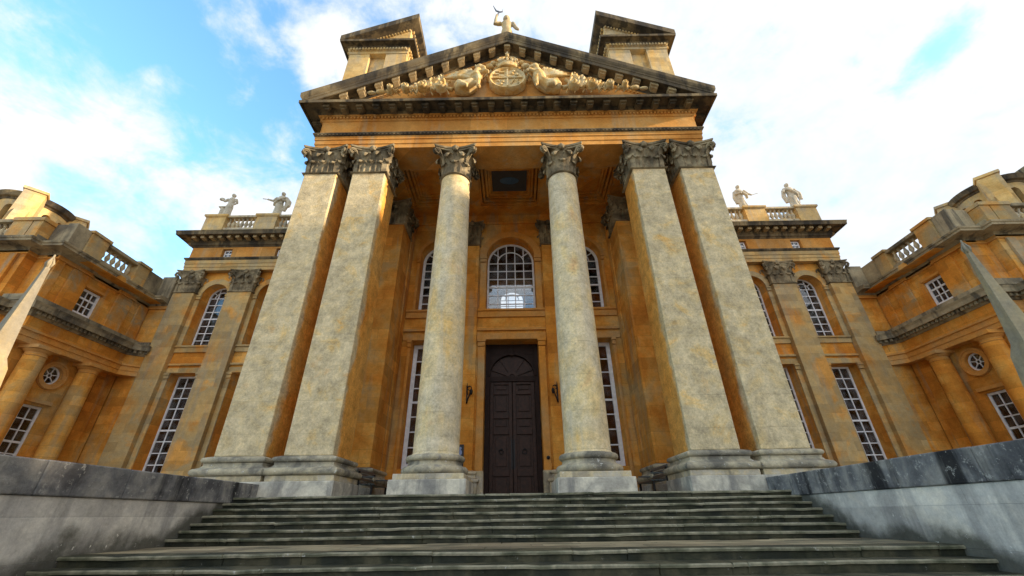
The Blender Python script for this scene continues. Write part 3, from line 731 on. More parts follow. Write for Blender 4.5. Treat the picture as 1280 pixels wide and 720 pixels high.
arch_ring(tym, TD, 0, 5.43, .12, .26, .03, .10)
tym.build('fanlight_panel', M['wood'], dfr)
for k in (-1, 1):
    lf = MB(); xa, xb = sorted((k * .012, k * .975)); lf.tbox(TD, xa, xb, .07, .13, FZ + .02, 5.19)
    def rail(a0, a1, z0, z1): lf.tbox(TD, a0, a1, .0, .069, z0, z1)
    for xx in (xa, xb - .15): rail(xx, xx + .15, FZ + .02, 5.18)
    for z0, z1 in ((FZ + .02, FZ + .2), (1.35, 1.62), (2.95, 3.22), (3.6, 3.82), (4.62, 4.8), (5.06, 5.18)): rail(xa + .151, xb - .151, z0, z1)
    for z0, z1 in ((.72, 1.28), (1.72, 2.85), (3.28, 3.54), (3.9, 4.55), (4.84, 5.02)): lf.tbox(TD, xa + .25, xb - .25, .025, .069, z0, z1)
    leafo = lf.build('door_leaf', M['wood'], dfr, bevel=.012)
    xa, xb = sorted((k * .02, k * .075)); MB().tbox(TD, xa, xb, -.014, -.002, 1.62, 2.75).build('push_plate', M['iron'], leafo)
    kn = MB(); kn.ball((k * .48, BY + .62 + .0, 2.36), (.05, .03, .05), 8, 6)
    kn.tube([(k * .48 + .09 * math.sin(a), BY + .62 - .015, 2.27 + .09 * math.cos(a)) for a in [2 * math.pi * i / 14 for i in range(15)]], .016, 6)
    kn.build('door_knocker', M['iron'], leafo, smooth=True)
MB().box(-1.2, 1.2, BY + .85, BY + 1.0, FZ, 7.2).build('door_backing', M['dark'], dfr)
MB().box(-1.3, 1.3, BY - .45, BY + .6, FZ + .003, FZ + .13).build('threshold', M['base'], pal, bevel=.02)
for s in (-1, 1): MB().box(s * 1.36 - .2, s * 1.36 + .2, BY - .14, BY + .3, FZ + .134, 1.5).build('door_plinth', M['base'], pal, bevel=.012)

# ---- portico entablature -------------------------------------------------------------------------
EX = 8.12
path = [(-EX, 17.2), (-EX, 12.0), (EX, 12.0), (EX, 17.2)]
mb = MB(); ZA = CAP + .004
prof = [(-1.3, ZA), (0, ZA), (0, ZA + .22), (.03, ZA + .23), (.03, ZA + .46), (.06, ZA + .47), (.06, ZA + .66), (-1.3, ZA + .66)]
mb.sweep(path, prof); mb.build('architrave', M['frieze'], pal)
mb = MB(); mb.sweep(path, [(-1.0, ZA + .662), (.07, ZA + .662), (.12, ZA + .72), (.15, ZA + .75), (.15, ZA + .80), (-1.0, ZA + .83)])
mb.along(path, .16, .07, .075, .14, ZA + .67, ZA + .735); mb.build('architrave_moulding', M['cornice'], pal)
mb = MB(); mb.sweep(path, [(-1.25, ZA + .60), (-.03, ZA + .83), (-.03, 15.12), (-1.25, 15.12)]); mb.build('frieze', M['frieze'], pal)
mb = MB(); mb.sweep(path, [(-1.0, 15.122), (0, 15.122), (.03, 15.16), (.05, 15.18), (.05, 15.30), (.12, 15.32), (.16, 15.36), (-1.0, 15.36)])
mb.along(path, .15, .085, .05, .12, 15.19, 15.30); mb.build('dentil_band', M['frieze'], pal)
mb = MB(); mb.sweep(path, [(-1.0, 15.362), (.18, 15.362), (.20, 15.52), (.70, 15.52), (.70, 15.46), (.73, 15.42), (.76, 15.42), (.77, 15.56), (-1.0, 15.62)])
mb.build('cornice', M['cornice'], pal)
mb = MB(); mb.along(path, .72, .30, .20, .62, 15.34, 15.515); mb.along(path, .72, .22, .20, .52, 15.28, 15.34); mb.build('modillion_band', M['cornice'], pal, bevel=.02)
# raking cornice
SL = (20.40 - 16.03) / 8.9
def zr(x): return 20.40 - abs(x) * SL
YT = 11.92
rk = [(0, -.86), (.05, -.86), (.07, -.72), (.12, -.70), (.14, -.58), (.55, -.58), (.55, -.66), (.60, -.66), (.60, -.46), (.63, -.44), (.63, -.36), (.67, -.30), (.70, -.20), (.71, 0), (-2, 0), (-2, -.3), (0, -.3)]
def rake_loft(mb, prof, xe=8.2):
    rings = []
    for sgn in (-1, 0, 1):
        rings.append([((sgn * (xe + max(o, -.0)) if sgn else 0), YT - o, zr(xe + max(o, 0)) + dz if sgn else zr(0) + dz) for o, dz in prof])
    mb.loft(rings)
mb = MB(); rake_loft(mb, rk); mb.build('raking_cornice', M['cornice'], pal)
mb = MB()
for i in range(-11, 12):
    x = i * .72
    if abs(x) > 7.6: continue
    for (w_, o0, o1, d0, d1) in ((.15, .15, .50, -.76, -.585), (.11, .15, .40, -.82, -.76)):
        v = []
        for xx in (x - w_, x + w_):
            for o in (o0, o1):
                for dz in (d0, d1): v.append((xx, YT - o, zr(xx) + dz))
        mb.add(v, [(0, 1, 3, 2), (4, 6, 7, 5), (0, 4, 5, 1), (2, 3, 7, 6), (0, 2, 6, 4), (1, 5, 7, 3)])
mb.build('raking_modillions', M['modil'], pal)
mb = MB(); rake_loft(mb, [(.0, -1.06), (.03, -1.06), (.03, -.90), (.05, -.865), (0, -.865)], 8.1)
for i in range(-50, 51):
    x = i * .15
    if abs(x) < 7.4: mb.box(x - .045, x + .045, YT - .075, YT - .031, zr(x) - 1.02, zr(x) - .93)
mb.build('raking_dentils', M['frieze'], pal)
tz = zr(0) - .5
MB().prism([(-8.0, 15.60), (8.0, 15.60), (0, tz)], 'y', YT, YT + .4).build('tympanum', M['frieze'], pal)
MB().prism([(-8.6, 15.8), (8.6, 15.8), (0, 20.1)], 'y', YT + .41, 17.6).build('portico_roof', M['slate'], pal)
# coffered ceiling
mb = MB(); CZ = 14.0
for x0, x1 in ((-6.9, -1.55), (1.55, 6.9)):
    pass
mb.box(-6.9, 6.9, 13.3, 17.3, 14.42, 14.5)
for xa, xb in ((-6.9, -5.0), (-2.3, -1.5), (1.5, 2.3), (5.0, 6.9)): mb.box(xa, xb, 13.3, 17.3, CZ, 14.42)
for xa, xb in ((-5.0, -2.3), (-1.5, 1.5), (2.3, 5.0)):
    mb.box(xa, xb, 13.3, 13.7, CZ, 14.42); mb.box(xa, xb, 16.45, 17.3, CZ, 14.42)
    for k, (i0, z0) in enumerate(((.0, 14.08), (.16, 14.16), (.34, 14.24), (.46, 14.30))):
        w_ = .10
        mb.box(xa + i0, xb - i0, 13.7 + i0, 13.7 + i0 + w_, z0, 14.42); mb.box(xa + i0, xb - i0, 16.45 - i0 - w_, 16.45 - i0, z0, 14.42)
        mb.box(xa + i0, xa + i0 + w_, 13.7 + i0 + w_, 16.45 - i0 - w_, z0, 14.42); mb.box(xb - i0 - w_, xb - i0, 13.7 + i0 + w_, 16.45 - i0 - w_, z0, 14.42)
ce = mb.build('coffered_ceiling', M['warm'], pal)
for c in (0,): MB().box(c - .85, c + .85, 14.35, 15.75, 14.38, 14.415).build('ceiling_panel', M['panel'], ce)
n = 28; mb = MB(); mb.loft([[(.46 * math.cos(2 * math.pi * i / n), 15.0 + .24 * math.sin(2 * math.pi * i / n), z) for i in range(n)] for z in (14.36, 14.379)]); mb.build('painted_medallion', M['blue'], ce)

# ---- pediment sculpture -------------------------------------------------------------------------------
def remesh(o, vox=.03, smooth=True):
    m = o.modifiers.new('union', 'REMESH'); m.mode = 'VOXEL'; m.voxel_size = vox; m.use_smooth_shade = smooth
    return o
YS = YT - .02
mb = MB(); n = 36                        # oval shield with quartered field
def oval(rx, rz, y, zc=17.28): return [(rx * math.cos(2 * math.pi * i / n), y, zc + rz * math.sin(2 * math.pi * i / n)) for i in range(n)]
mb.loft([oval(.84, .76, YS), oval(.86, .78, YS - .25), oval(.80, .72, YS - .34), oval(.72, .64, YS - .30), oval(.70, .62, YS - .27)])
mb.box(-.035, .035, YS - .33, YS - .2, 16.68, 17.88); mb.box(-.68, .68, YS - .325, YS - .2, 17.25, 17.32)
for xx, zz in ((-.5, 17.55), (-.25, 17.42), (-.5, 17.75), (-.25, 17.68)):
    mb.box(xx - .11, xx + .11, YS - .32, YS - .2, zz - .03, zz + .03)
for xx, zz in ((.2, 17.6), (.42, 17.5), (.28, 17.75), (-.22, 17.0), (-.42, 17.08), (-.3, 16.85)): mb.ball((xx, YS - .28, zz), (.10, .06, .06), 8, 6)
mb.tube([(.15 + .02 * i, YS - .3, 16.85 + .04 * i) for i in range(9)], .03, 6); mb.tube([(.5, YS - .3, 16.9), (.42, YS - .3, 17.02), (.5, YS - .3, 17.14)], .03, 6); mb.tube([(.45, YS - .3, 16.85), (.45, YS - .3, 17.16)], .02, 6)
mb.build('shield_carving', M['relief'], pal, smooth=True, ang=45)
mb = MB()                                 # royal crown above
def ringc(rx, z, y=YS - .2): return [(rx * math.cos(2 * math.pi * i / 20), y + rx * .42 * math.sin(2 * math.pi * i / 20), z) for i in range(20)]
mb.loft([ringc(.46, 18.10), ringc(.50, 18.14), ringc(.46, 18.2), ringc(.48, 18.36), ringc(.52, 18.4)])
for i in range(9):
    a = math.pi + math.pi * i / 8; mb.ball((.5 * math.cos(a), YS - .2 + .21 * math.sin(a), 18.46), (.07, .05, .09 if i % 2 else .12), 7, 5)
for i in range(5):
    th = math.pi * (i + .5) / 5
    mb.tube([(.48 * math.cos(th) * math.cos(q), YS - .24 - .1 * math.cos(q), 18.42 + .42 * math.sin(q)) for q in [math.pi / 2 * k / 8 for k in range(9)]], .045, 6)
mb.ball((0, YS - .28, 18.92), .10, 9, 6); mb.box(-.035, .035, YS - .32, YS - .24, 18.95, 19.22); mb.box(-.10, .10, YS - .315, YS - .245, 19.06, 19.13)
mb.ball((0, YS - .1, 18.6), (.40, .12, .32), 14, 8)
for k in (-1, 1):
    mb.ball((k * .85, YS - .16, 18.35), (.22, .14, .13), 9, 6); mb.ball((k * .66, YS - .2, 18.52), (.16, .12, .10), 9, 6)
for k in (-1, 1):
    for q in range(7):
        a = R(18 + q * 20); px, pz = k * .92 * math.cos(a), 17.28 + .84 * math.sin(a)
        mb.tube([(px, YS - .05, pz), (px + k * .14 * math.cos(a + .5), YS - .22, pz + .16 * math.sin(a + .5)), (px + k * .25 * math.cos(a - .2), YS - .12, pz + .25 * math.sin(a - .2))], [.08, .07, .03], 7)
mb.build('crown_carving', M['relief'], pal, smooth=True, ang=45)
for k in (-1, 1):                          # winged beasts supporting the shield
    mb = MB(); Y = YS - .24
    def P(x, z, dy=0): return (k * x, Y + dy, z if z < 17 else 17 + (z - 17) * 1.12)
    mb.tube([P(2.35, 16.86), P(2.1, 16.95), P(1.8, 16.98), P(1.55, 17.15), P(1.42, 17.5), P(1.36, 17.85), P(1.33, 18.05)], [.20, .30, .29, .28, .30, .23, .17], 12)
    mb.ball(P(1.28, 18.22), (.20, .17, .19), 12, 8); mb.tube([P(1.2, 18.2, -.04), P(1.05, 18.14, -.06), P(1.0, 18.02, -.06)], [.12, .09, .03], 8)
    for dx in (.02, .16): mb.tube([P(1.3 + dx, 18.34), P(1.34 + dx, 18.5)], [.07, .02], 6)
    mb.tube([P(1.35, 17.5, -.15), P(1.28, 17.1, -.2), P(1.3, 16.75, -.2), P(1.22, 16.66, -.24)], [.13, .10, .08, .09], 8)
    mb.tube([P(1.25, 17.7, -.12), P(1.0, 17.75, -.2), P(.84, 17.65, -.2)], [.12, .09, .07], 8)
    mb.tube([P(2.15, 17.0, -.1), P(2.0, 16.78, -.22), P(1.75, 16.7, -.25)], [.22, .15, .09], 8)
    mb.tube([P(2.45, 16.85), P(2.7, 16.95), P(2.75, 17.25), P(2.6, 17.4)], [.10, .08, .06, .09], 8)
    for q in range(8):                     # wing feathers
        a = R(8 + q * 11); mb.tube([P(1.62, 17.5, .0), P(1.62 + .6 * math.cos(a), 17.5 + .42 * math.sin(a), -.06), P(1.62 + (1.25 - .07 * q) * math.cos(a), 17.5 + .68 * math.sin(a), -.02)], [.11, .10, .045], 8)
    remesh(mb.build('beast_carving', M['relief'], pal, at=(k * 1.6, Y, 17)), .035)
    mb = MB()                              # trophies of arms: fanned banners, drums and shields
    rnd = random.Random(11 + k)
    for q in range(8):
        x0 = 2.6 + .36 * q; a = R(68 - 4.5 * q + rnd.uniform(-6, 6)); top = zr(x0 + .35) - 1.22 - 16.62
        L = max(.28, min(1.5, top / max(.3, math.sin(a)))); d = Vector((math.cos(a), math.sin(a))); e = Vector((-d.y, d.x))
        mb.tube([P(x0, 16.58, .04), P(x0 + L * d.x, 16.58 + L * d.y, -.06)], .03, 6); mb.ball(P(x0 + L * d.x, 16.58 + L * d.y, -.06), (.055, .05, .07), 7, 5)
        rings = []; w_ = min(.34, L * .36)
        for j in range(7):
            f = L * (.30 + .62 * j / 6); fr_, bk_ = [], []
            for m_ in range(7):
                t = -.10 + (w_ + .10) * m_ / 6; pt = Vector((x0, 16.58)) + d * f - e * t
                dy = -.10 + .055 * math.sin(m_ * 1.9 + j * .9 + q); fr_.append(P(pt.x, max(16.5, pt.y), dy)); bk_.append(P(pt.x, max(16.5, pt.y), dy + .07))
            rings.append(fr_ + bk_[::-1])
        mb.loft(rings)
    for x0, rr, dz in ((2.95, .24, 0), (3.75, .21, .02), (4.5, .17, 0), (5.15, .13, 0)):
        def disc(r, dy): return [P(x0 + r * math.cos(2 * math.pi * i / 18), 16.60 + rr + dz + r * .9 * math.sin(2 * math.pi * i / 18), dy) for i in range(18)]
        mb.loft([disc(rr, 0), disc(rr, -.26), disc(rr * .85, -.30), disc(rr * .7, -.27), disc(rr * .3, -.30), disc(rr * .1, -.36)])
    mb.ball(P(5.6, 16.64, -.08), (.22, .10, .10), 9, 6); mb.ball(P(6.0, 16.62, -.06), (.2, .08, .07), 9, 6)
    mb.build('trophy_carving', M['relief'], pal, smooth=True, ang=40)

for o in [q for q in pal.children if q.name.split('.')[0] in ('shield_carving', 'crown_carving', 'beast_carving', 'trophy_carving')]:
    wy = WP[o.name].y                      # deep undercut carving: heave the relief further off the ground of the tympanum
    low = o.name.split('.')[0] in ('beast_carving', 'trophy_carving')
    for v in o.data.vertices:
        v.co.y = YT + (v.co.y + wy - YT) * 1.25 - wy
        if low: v.co.z -= .26
# ---- clerestory blocks with broken pediments, behind the portico roof ------------------------------------
for s in (-1, 1):
    mb = MB(); y0 = 16.1
    def bx(a, b, *r): xa, xb = sorted((s * a, s * b)); mb.box(xa, xb, *r)
    bx(6.72, 10.5, y0 + .33, 20.6, 15.0, 27.35); bx(9.17, 10.52, y0, y0 + .328, 15, 26.9); bx(6.70, 8.1, y0, y0 + .328, 15, 26.9)
    bx(6.698, 6.72, y0 + .02, y0 + 1.2, 15, 26.9)
    cl = mb.build('clerestory', M['attic'], pal, bevel=.015)
    path = [(-10.52, 20.6), (-10.52, y0), (-6.70, y0), (-6.70, 20.6)] if s < 0 else [(6.70, 20.6), (6.70, y0), (10.52, y0), (10.52, 20.6)]
    mb = MB(); mb.sweep(path, [(-.5, 26.9), (.04, 26.9), (.05, 27.1), (.10, 27.14), (.12, 27.3), (.16, 27.34), (-.5, 27.36)])
    mb.along(path, .20, .11, .12, .22, 27.12, 27.30); mb.build('entablature', M['attic'], cl)
    mb = MB(); mb.sweep(path, [(-.5, 27.362), (.18, 27.362), (.22, 27.52), (.50, 27.55), (.50, 27.50), (.56, 27.50), (.57, 27.68), (-.5, 27.72)]); mb.build('cornice', M['cornice'], cl)
    mb = MB(); za, zb = 28.12, 30.62; xa, xb = 11.1, 6.13
    mb.prism([(s * xa, za), (s * xb, zb), (s * xb, zb - .52), (s * (xb + .12), zb - .58), (s * xa, za - .50)], 'y', y0 - .58, 20.8)
    mb.build('raking_cornice', M['cornice'], cl)
    mb = MB(); mb.prism([(s * 10.4, 27.73), (s * 6.72, 27.73), (s * 6.72, 29.85), (s * 10.4, 28.0)], 'y', y0 + .05, 20.6)
    for i in range(20):
        x = 6.8 + i * .19; z = zb - .62 - (x - xb) / (xa - xb) * (zb - za); mb.box(s * x - .05, s * x + .05, y0 - .06, y0 + .045, z - .12, z + .03)
    for i in range(18): mb.box(s * 6.62 - .06, s * 6.62 + .06, y0 + .2 + i * .24, y0 + .31 + i * .24, 29.66, 29.9)
    mb.build('half_pediment', M['attic'], cl)
MB().box(-8.3, 8.3, 17.6, 18.05, 14.3, 17.0).build('block_front', M['warm'], pal)
mb = MB(); mb.box(-8.2, -5.12, 18.06, 27.3, GZ, 17); mb.box(5.12, 8.2, 18.06, 27.3, GZ, 17); mb.build('hall_block', M['warm'], pal)

# ================================================================== WINGS
WY = 21.6; TWp = TF(WY); WW = WY + .35; TW = TF(WW)
capW = capital_mb('square', .66, 1.48, seed=5).mesh('capital', M['capital'], smooth=True, ang=50)
bal = MB(); bal.lathe((0, 0, 0), [(.085, 0), (.085, .05), (.05, .07), (.06, .12), (.115, .24), (.115, .32), (.06, .48), (.045, .56), (.075, .60), (.075, .66)], 12)
bal.box(-.09, .09, -.09, .09, -.04, .002); bal.box(-.085, .085, -.085, .085, .655, .70)
balM = bal.mesh('baluster', M['base'], smooth=True, ang=50)
for s in (-1, 1):
    wg = MB()
    ops = []
    for c in (18.23, 14.77): ops += [(s * c, .76, 1.2, 7.1, 0), (s * c, .76, 8.70, 12.1, .76)]
    xa, xb = sorted((s * 8.2, s * 20.5)); wall(wg, TW, xa, xb, GZ, 14.6, ops, .8)
    # attic strip with the little square windows cut through
    wall(wg, TW, xa, xb, 14.602, 15.9, [(s * c, .29, 14.62, 15.2, 0) for c in (18.23, 14.77)], .8)
    xa, xb = sorted((s * 19.7, s * 20.5)); wg.box(xa, xb, WW + .8, 30, GZ, 15.9)
    xa, xb = sorted((s * 8.2, s * 20.5)); wg.box(xa, xb, 26.0, 30, GZ, 15.9); wg.box(xa, xb, WW + .8, 26, 15.3, 15.9)
    wo = wg.build('wing_wall', M['warm'], pal, bevel=0)
    t_ = MB()
    for c in (18.23, 14.77):
        bay_trim(t_, TW, s * c, .76, s * c - 1.02, s * c + 1.02, 8.70, 12.0, .76, 7.1, strip=.30)
    t_.build('window_surround', M['mid'], wo, bevel=.012)
    for c in (18.23, 14.77):
        window(pal, TW, s * c, .75, 8.705, 12.1, True, 3, 7, .62, fw=.08, curtain=.55)
        window(pal, TW, s * c, .75, 1.205, 7.095, False, 3, 10, .62, fw=.09, curtain=.8)
        window(pal, TW, s * c, .28, 14.625, 15.195, False, 2, 2, -.16, fw=.07)
    for i, (x, hw) in enumerate(((19.9, .64), (16.49, .70), (12.9, .70))):
        x *= s
        pl = MB().box(x - hw, x + hw, WY, WW - .002, 1.5, 12.1).build('pilaster', M['mid'], pal, at=(x, WY, FZ), bevel=.02)
        MB().sweep([(x - hw, WW), (x - hw, WY), (x + hw, WY), (x + hw, WW)], sq_base_prof(1.06)).build('base', M['base'], pl, smooth=True, ang=50)
        MB().box(x - hw - .25, x + hw + .25, WY - .25, WW, FZ - 2, 1.062).build('plinth', M['base'], pl)
        inst(capW, 'capital', pl, (x, WY + .50, 12.1), scale=(hw / .66, .76, 1))
    path = [(-20.55, 30), (-20.55, WY), (-8.21, WY)] if s < 0 else [(8.21, WY), (20.55, WY), (20.55, 30)]
    mb = MB(); A0 = 13.60
    mb.sweep(path, [(-.34, A0), (0, A0), (0, A0 + .22), (.03, A0 + .23), (.03, A0 + .46), (.06, A0 + .47), (.06, A0 + .72), (-.34, A0 + .72)])
    en = mb.build('architrave', M['mid'], pal)
    MB().sweep(path, [(-.34, A0 + .722), (.07, A0 + .722), (.13, A0 + .80), (.15, A0 + .84), (.15, A0 + .89), (-.34, A0 + .92)]).build('architrave_moulding', M['cornice'], en)
    # frieze blocks left open in front of the attic windows
    fz = MB(); T2 = TF(WY + .02); xa, xb = sorted((s * 8.21, s * 20.53))
    wall(fz, T2, xa, xb, A0 + .921, 15.34, [(s * c, .32, A0 + .921, 15.22, 0) for c in (18.23, 14.77)], .32)
    xa, xb = sorted((s * 20.2, s * 20.53)); fz.box(xa, xb, WW - .01, 30, A0 + .921, 15.34)
    fz.build('frieze', M['frieze'], pal)
    mb = MB(); mb.sweep(path, [(-.34, 15.342), (.0, 15.342), (.05, 15.42), (.12, 15.46), (.14, 15.62), (.18, 15.66), (.18, 15.88), (.68, 15.90), (.70, 15.86), (.76, 15.86), (.78, 16.02), (.82, 16.14), (-.34, 16.20)])
    cno = mb.build('cornice', M['cornice'], pal)
    mb = MB(); mb.along(path, .55, .24, .18, .58, 15.70, 15.885); mb.build('modillion_band', M['modil'], cno, bevel=.02)
    # balustrade
    bl = MB(); xa, xb = sorted((s * 8.21, s * 20.5)); bl.box(xa, xb, WY + .02, WY + .42, 16.201, 16.95)
    for a, b in ((17.12, 19.12), (13.6, 15.62), (9.0, 12.1)): xa, xb = sorted((s * a, s * b)); bl.box(xa, xb, WY - .02, WY + .46, 17.80, 17.96)
    bo = bl.build('balustrade', M['base'], pal, bevel=.015)
    for a, b in ((17.12, 19.12), (13.6, 15.62)):
        for j in range(7): inst(balM, 'baluster', bo, (s * (a + (b - a) * (j + .5) / 7), WY + .22, 16.99), scale=(1, 1, 1.18))
    for xx in (19.82, 16.37, 12.85):
        pm = MB(); x = s * xx; pm.box(x - .68, x + .68, WY - .06, WY + 1.3, 16.202, 17.79)
        pm.sweep([(x - .68, WY + 1.3), (x - .68, WY - .06), (x + .68, WY - .06), (x + .68, WY + 1.3)], [(-.2, 17.78), (.03, 17.78), (.10, 17.86), (.10, 17.99), (-.2, 18.0)], closed=True); pm.box(x - .6, x + .6, WY, WY + 1.2, 17.79, 18.0)
        pm.build('pedestal', M['attic'], bo, bevel=.012)

# ================================================================== PAVILIONS
def pavilion(s):
    pv = empty('side_pavilion', (s * 28, 22, GZ), ('golden stone side pavilion with round window on the left, sunlit lantern on its roof' if s < 0 else 'golden stone side pavilion with round window on the right, shaded lantern on its roof'), 'building', 'pavilions flanking the palace')
    PX = 21.75
    TS = lambda a, d, z: (s * (PX + d), a, z)          # side wall facing the steps: a runs along y
    TS0 = TS
    mb = MB()
    wall(mb, TS, 16.2, 21.75, GZ, 5.40, [(18.62, .46, 1.0, 4.62, 0)], .5)
    mb.tbox(TS, 16.2, 17.7, 0, .5, 5.402, 6.9); mb.tbox(TS, 19.6, 21.75, 0, .5, 5.402, 6.9)
    oculus_wall(mb, TS, 18.65, 6.02, .42, 17.7, 19.6, 5.402, 6.9, .5)
    wall(mb, TS, 16.2, 21.75, 6.902, 11.2, [(18.5, .52, 9.05, 10.42, 0)], .5)
    # return, front wall, body
    xa, xb = sorted((s * 22.7, s * 35)); mb.box(xa, xb, 15.75, 16.4, GZ, 11.2)
    xa, xb = sorted((s * 21.76, s * 22.69)); mb.box(xa, xb, 16.21, 16.7, GZ, 11.2)
    xa, xb = sorted((s * 20.5, s * 21.74)); mb.box(xa, xb, 21.78, 22.3, GZ, 11.2)
    xa, xb = sorted((s * 34.4, s * 35)); mb.box(xa, xb, 16.4, 28, GZ, 11.2)
    xa, xb = sorted((s * 21.76, s * 35)); mb.box(xa, xb, 27.4, 28, GZ, 11.2)
    xa, xb = sorted((s * 21.0, s * 35)); mb.box(xa, xb, 17, 28, 11.3, 11.55)
    mb.build('wall', M['warm'], pv)
    # corner pilaster strips (upper storey)
    for a, b in ((17.05, 17.93), (19.68, 20.6), (16.25, 16.6), (21.1, 21.7)): MB().tbox(TS, a, b, -.10, -.002, 8.95, 10.98).build('pilaster_strip', M['strip'], pv, bevel=.015)
    for a, b in ((23.0, 23.9), (24.6, 25.5), (27.3, 28.2), (30, 31)): xa, xb = sorted((s * a, s * b)); MB().box(xa, xb, 15.63, 15.748, 8.95, 10.98).build('pilaster_strip', M['strip'], pv, bevel=.015)
    mb = MB()
    for nm, bx4 in (('lintel', (17.97, 19.05, -.05, -.002, 10.46, 10.60)), ('window_sill', (17.9, 19.1, -.09, -.002, 8.97, 9.04)), ('lintel', (18.02, 19.22, -.12, -.002, 4.72, 4.88))):
        MB().tbox(TS, *bx4).build(nm, M['warm_trim'], pv, bevel=.01)
    for r0, r1, d in ((.42, .66, -.08), (.56, .64, -.12)):
        mb = MB(); n = 32; rings = []
        for i in range(n + 1):
            a = 2 * math.pi * i / n
            rings.append([TS(18.65 + math.cos(a) * r, dd, 6.02 + math.sin(a) * r) for r, dd in ((r0, d), (r1, d), (r1, -.002), (r0, -.002))])
        mb.loft(rings, caps=False); mb.build('round_surround', M['warm_trim'], pv)
    window(pv, TS, 18.5, .51, 9.055, 10.415, False, 3, 3, .12, fw=.11, curtain=1.7)
    window(pv, TS, 18.62, .45, 1.005, 4.615, False, 2, 7, .12, fw=.10, curtain=.9)
    # oculus window
    mb = MB(); n = 32; rings = []
    for i in range(n + 1):
        a = 2 * math.pi * i / n
        rings.append([TS(18.65 + math.cos(a) * r, dd, 6.02 + math.sin(a) * r) for r, dd in ((.35, .10), (.419, .10), (.419, .18), (.35, .18))])
    mb.loft(rings, caps=False); of = mb.build('round_window', M['paint'], pv)
    mb = MB()
    for i in range(6):
        a = math.pi * 2 * i / 6 + .3; n_ = (-math.sin(a) * .016, math.cos(a) * .016)
        mb.loft([[TS(18.65 + math.cos(a) * q + k * n_[0], dd, 6.02 + math.sin(a) * q + k * n_[1]) for k, dd in ((-1, .11), (1, .11), (1, .16), (-1, .16))] for q in (.09, .36)])
    rings = []
    for i in range(21):
        a = 2 * math.pi * i / 20; rings.append([TS(18.65 + math.cos(a) * r, dd, 6.02 + math.sin(a) * r) for r, dd in ((.075, .105), (.11, .105), (.11, .165), (.075, .165))])
    mb.loft(rings, caps=False); mb.build('glazing_bars', M['paint'], of)
    MB().loft([[TS(18.65 + .4 * math.cos(2 * math.pi * i / 32), dd, 6.02 + .4 * math.sin(2 * math.pi * i / 32)) for i in range(32)] for dd in (.135, .142)]).build('pane', M['glass'], of)
    MB().tbox(TS, 17.9, 19.4, .52, .6, 5.3, 6.8).build('room_lining', M['dark'], of)
    # Doric columns carrying the lower entablature
    for yy in (17.25, 19.8):
        c = MB(); prof = [(.42 - .05 * max(0, (i / 12 - .2)) ** 1.3, GZ + 1.2 + (6.5 - GZ - 1.2) * i / 12) for i in range(13)]
        cx = s * (PX - .42); c.lathe((cx, yy, 0), prof, 32)
        co = c.build('column', M['warm'], pv, at=(cx, yy, GZ), smooth=True, ang=40)
        MB().lathe((cx, yy, 0), [(.3, 6.40), (.40, 6.41), (.42, 6.44), (.38, 6.47), (.38, 6.58), (.44, 6.62), (.50, 6.70), (.3, 6.71)], 32).build('capital', M['warm_trim'], co, smooth=True, ang=40)
        MB().box(cx - .52, cx + .52, yy - .52, yy + .52, 6.712, 6.87).build('abacus', M['warm_trim'], co)
        MB().box(cx - .55, cx + .55, yy - .55, yy + .55, GZ, GZ + 1.18).build('plinth', M['base'], co)
    for yy in (20.95,):
        MB().tbox(TS, yy - .3, yy + .3, -.14, -.002, GZ, 6.5).build('respond', M['warm'], pv, bevel=.015)
    def P2(pts): return [(s * x, y) for x, y in (pts if s > 0 else pts[::-1])]
    # travel so that "out" faces the forecourt
    low = [(35, 15.4), (22.4, 15.4), (22.4, 16.15), (21.25, 16.15), (21.25, 21.2), (20.5, 21.75)]
    lowp = [(s * x, y) for x, y in low]
    if s < 0: lowp = lowp
    else: lowp = lowp[::-1]
    mb = MB(); mb.sweep(lowp, [(-.5, 6.872), (0, 6.872), (0, 7.1), (.03, 7.11), (.03, 7.34), (.10, 7.37), (.10, 7.46), (-.5, 7.46)])
    mb.build('lower_architrave', M['warm_trim'], pv)
    mb = MB(); mb.sweep(lowp, [(-.5, 7.462), (-.02, 7.462), (-.02, 7.98), (-.5, 7.98)]); mb.build('lower_frieze', M['warm'], pv)
    mb = MB(); mb.sweep(lowp, [(-.5, 7.982), (.02, 7.982), (.08, 8.06), (.12, 8.24), (.30, 8.26), (.30, 8.22), (.36, 8.22), (.38, 8.40), (.44, 8.52), (-.5, 8.62)])
    mb.along(lowp, .22, .12, .12, .24, 8.08, 8.235); mb.box(*sorted((s * 21.3, s * 22.6)), 15.8, 21.74, 8.6, 8.9); mb.box(*sorted((s * 20.5, s * 21.8)), 21.5, 21.77, 8.4, 8.8)
    mb.build('lower_cornice', M['gcorn'], pv)
    # main cornice
    up = [(35, 15.75), (22.68, 15.75), (22.68, 16.2), (21.65, 16.2), (21.65, 17.98), (21.75, 18.0), (21.75, 19.62), (21.65, 19.64), (21.65, 20.7), (21.75, 20.72), (21.75, 21.72), (20.6, 21.72)]
    upp = [(s * x, y) for x, y in up]; upp = upp if s < 0 else upp[::-1]
    mb = MB(); mb.sweep(upp, [(-.4, 10.99), (.0, 10.99), (.05, 11.0), (.05, 11.08), (.0, 11.1), (.0, 11.2), (-.4, 11.2)]); mb.build('string_course', M['warm_trim'], pv)
    mb = MB(); mb.sweep(upp, [(-.4, 11.202), (.02, 11.202), (.06, 11.27), (.14, 11.32), (.58, 11.37), (.58, 11.33), (.66, 11.33), (.67, 11.42), (.72, 11.46), (.74, 11.54), (-.4, 11.72)])
    mb.along(upp, .3, .15, .15, .40, 11.325, 11.355); mb.build('cornice', M['gcorn'], pv)
    # parapet
    mb = MB()
